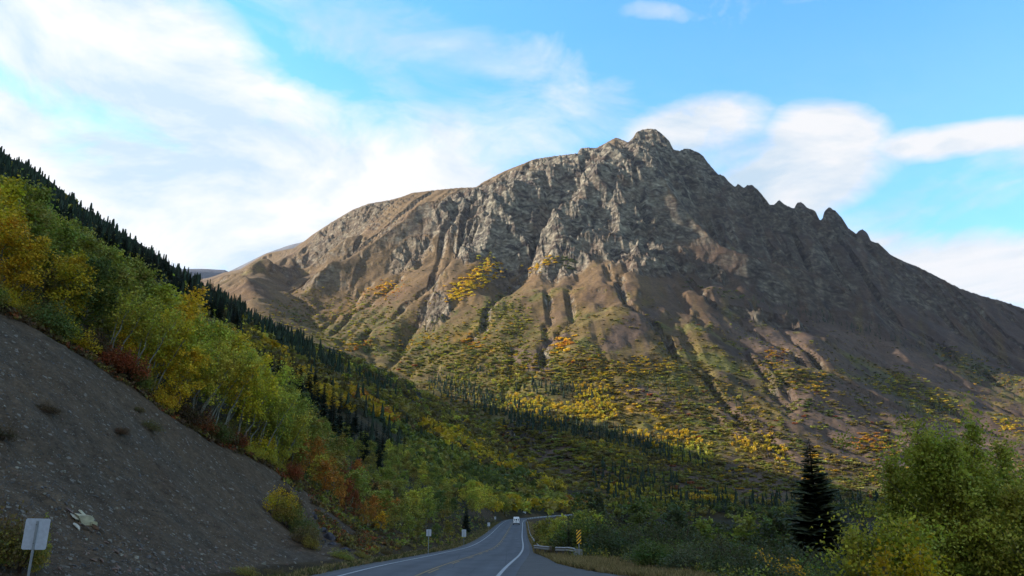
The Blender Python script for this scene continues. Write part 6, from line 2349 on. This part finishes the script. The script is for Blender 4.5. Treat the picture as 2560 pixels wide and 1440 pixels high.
def van_body(bm):
    # side profile (y forward, z up), swept across with rounded shoulders
    prof = [(-2.7, .42), (2.75, .42), (2.85, .75), (2.75, 1.05), (1.95, 1.20), (1.25, 1.98), (.95, 2.28), (-2.45, 2.38), (-2.62, 2.20), (-2.72, 1.2)]
    rows = []
    for x, ins, up in ((-1.0, .0, 0), (-1.0, .02, 0), (-.88, .0, .06), (.88, .0, .06), (1.0, .02, 0), (1.0, .0, 0)):
        rows.append([bm.verts.new((x * (1 - .10 * max(0, (z - 1.2) / 1.1)), y, z + (up if z > 1.9 else 0) - (0.05 if abs(x) == 1 and z > 2.1 else 0))) for y, z in prof])
    for a, b in zip(rows[:-1], rows[1:]):
        for i in range(len(prof)):
            j = (i + 1) % len(prof)
            try: bm.faces.new((a[i], a[j], b[j], b[i]))
            except ValueError: pass
    bm.faces.new(rows[0][::-1]); bm.faces.new(rows[-1])
    bmesh.ops.remove_doubles(bm, verts=bm.verts, dist=.001)


bm_obj('body', van_body, M_VAN, van, bevel=.03)
bm_obj('rear_window', lambda bm: box(bm, (0, -2.71, 1.55), (.52, .05, .46)), M_GLASS, van, bevel=.02)
for sx in (-1, 1):
    bm_obj('side_rear_window', lambda bm: box(bm, (sx * .66, -2.70, 1.55), (.20, .05, .62)), M_GLASS, van, bevel=.02)
    bm_obj('side_window', lambda bm: box(bm, (sx * .985, .9, 1.55), (.03, 1.0, .5)), M_GLASS, van, bevel=.01)
    bm_obj('tail_light', lambda bm: box(bm, (sx * .90, -2.73, .95), (.10, .05, .30)), M_RED, van, bevel=.01)
    bm_obj('mirror', lambda bm: box(bm, (sx * 1.12, 1.55, 1.45), (.16, .1, .26)), M_DARK, van, bevel=.02)
    for wy in (-1.7, 1.85):
        tyre = bm_obj('wheel', lambda bm: cyl(bm, (sx * .78, wy, .34), (sx * 1.0, wy, .34), .34, 24), M_TYRE, van, bevel=.02)
        bm_obj('rim', lambda bm: cyl(bm, (sx * .99, wy, .34), (sx * 1.012, wy, .34), .20, 16), M_RIM, tyre)
bm_obj('windscreen', lambda bm: box(bm, (0, 1.63, 1.66), (1.5, .05, .86), Euler((math.radians(42), 0, 0)).to_matrix()), M_GLASS, van)
bm_obj('bumper', lambda bm: box(bm, (0, -2.76, .46), (1.96, .18, .26)), M_DARK, van, bevel=.03)
bm_obj('number_plate', lambda bm: box(bm, (0, -2.74, .90), (.52, .03, .16)), M_DARK, van)


# ================================================================== labels: tell look-alikes apart by their order
def finish_labels():
    ORD = ['leftmost', 'second from left', 'third from left', 'fourth from left', 'fifth from left', 'sixth from left', 'seventh from left', 'eighth from left', 'ninth from left', 'tenth from left']
    by = {}
    for o in COL.objects:
        if o.parent is None and o.get('label') and o.get('category'): by.setdefault((o['label'], o.get('group', '')), []).append(o)
    for (lab, g), lst in by.items():
        if len(lab.split()) > 13 and len(lst) > 1:
            lab = lab.replace(' tree ', ' ').replace(' on the scree', '')
            for o in lst: o['label'] = lab
        n = len(lst)
        if 1 < n <= 10:
            lst.sort(key=lambda o: float(project(o.location.x, o.location.y, o.location.z)[0]))
            for i, o in enumerate(lst):
                o['label'] = (ORD[i] if i < n - 1 else 'rightmost') + ', ' + lab
        elif n > 10:
            lst.sort(key=lambda o: float(project(o.location.x, o.location.y, o.location.z)[0]))
            for i, o in enumerate(lst):
                if i < 5: o['label'] = ORD[i] + ', ' + lab
                elif i >= n - 5: o['label'] = ORD[n - 1 - i].replace('left', 'right') + ', ' + lab


finish_labels()

for o in COL.objects:
    if o.parent is None and o.get('label') and len(o['label'].replace(',', '').split()) > 16:
        w = o['label'].replace('the ', '').replace(' tree', '')
        o['label'] = ' '.join(w.split()) if len(w.split()) <= 16 else ' '.join(w.split()[:16])
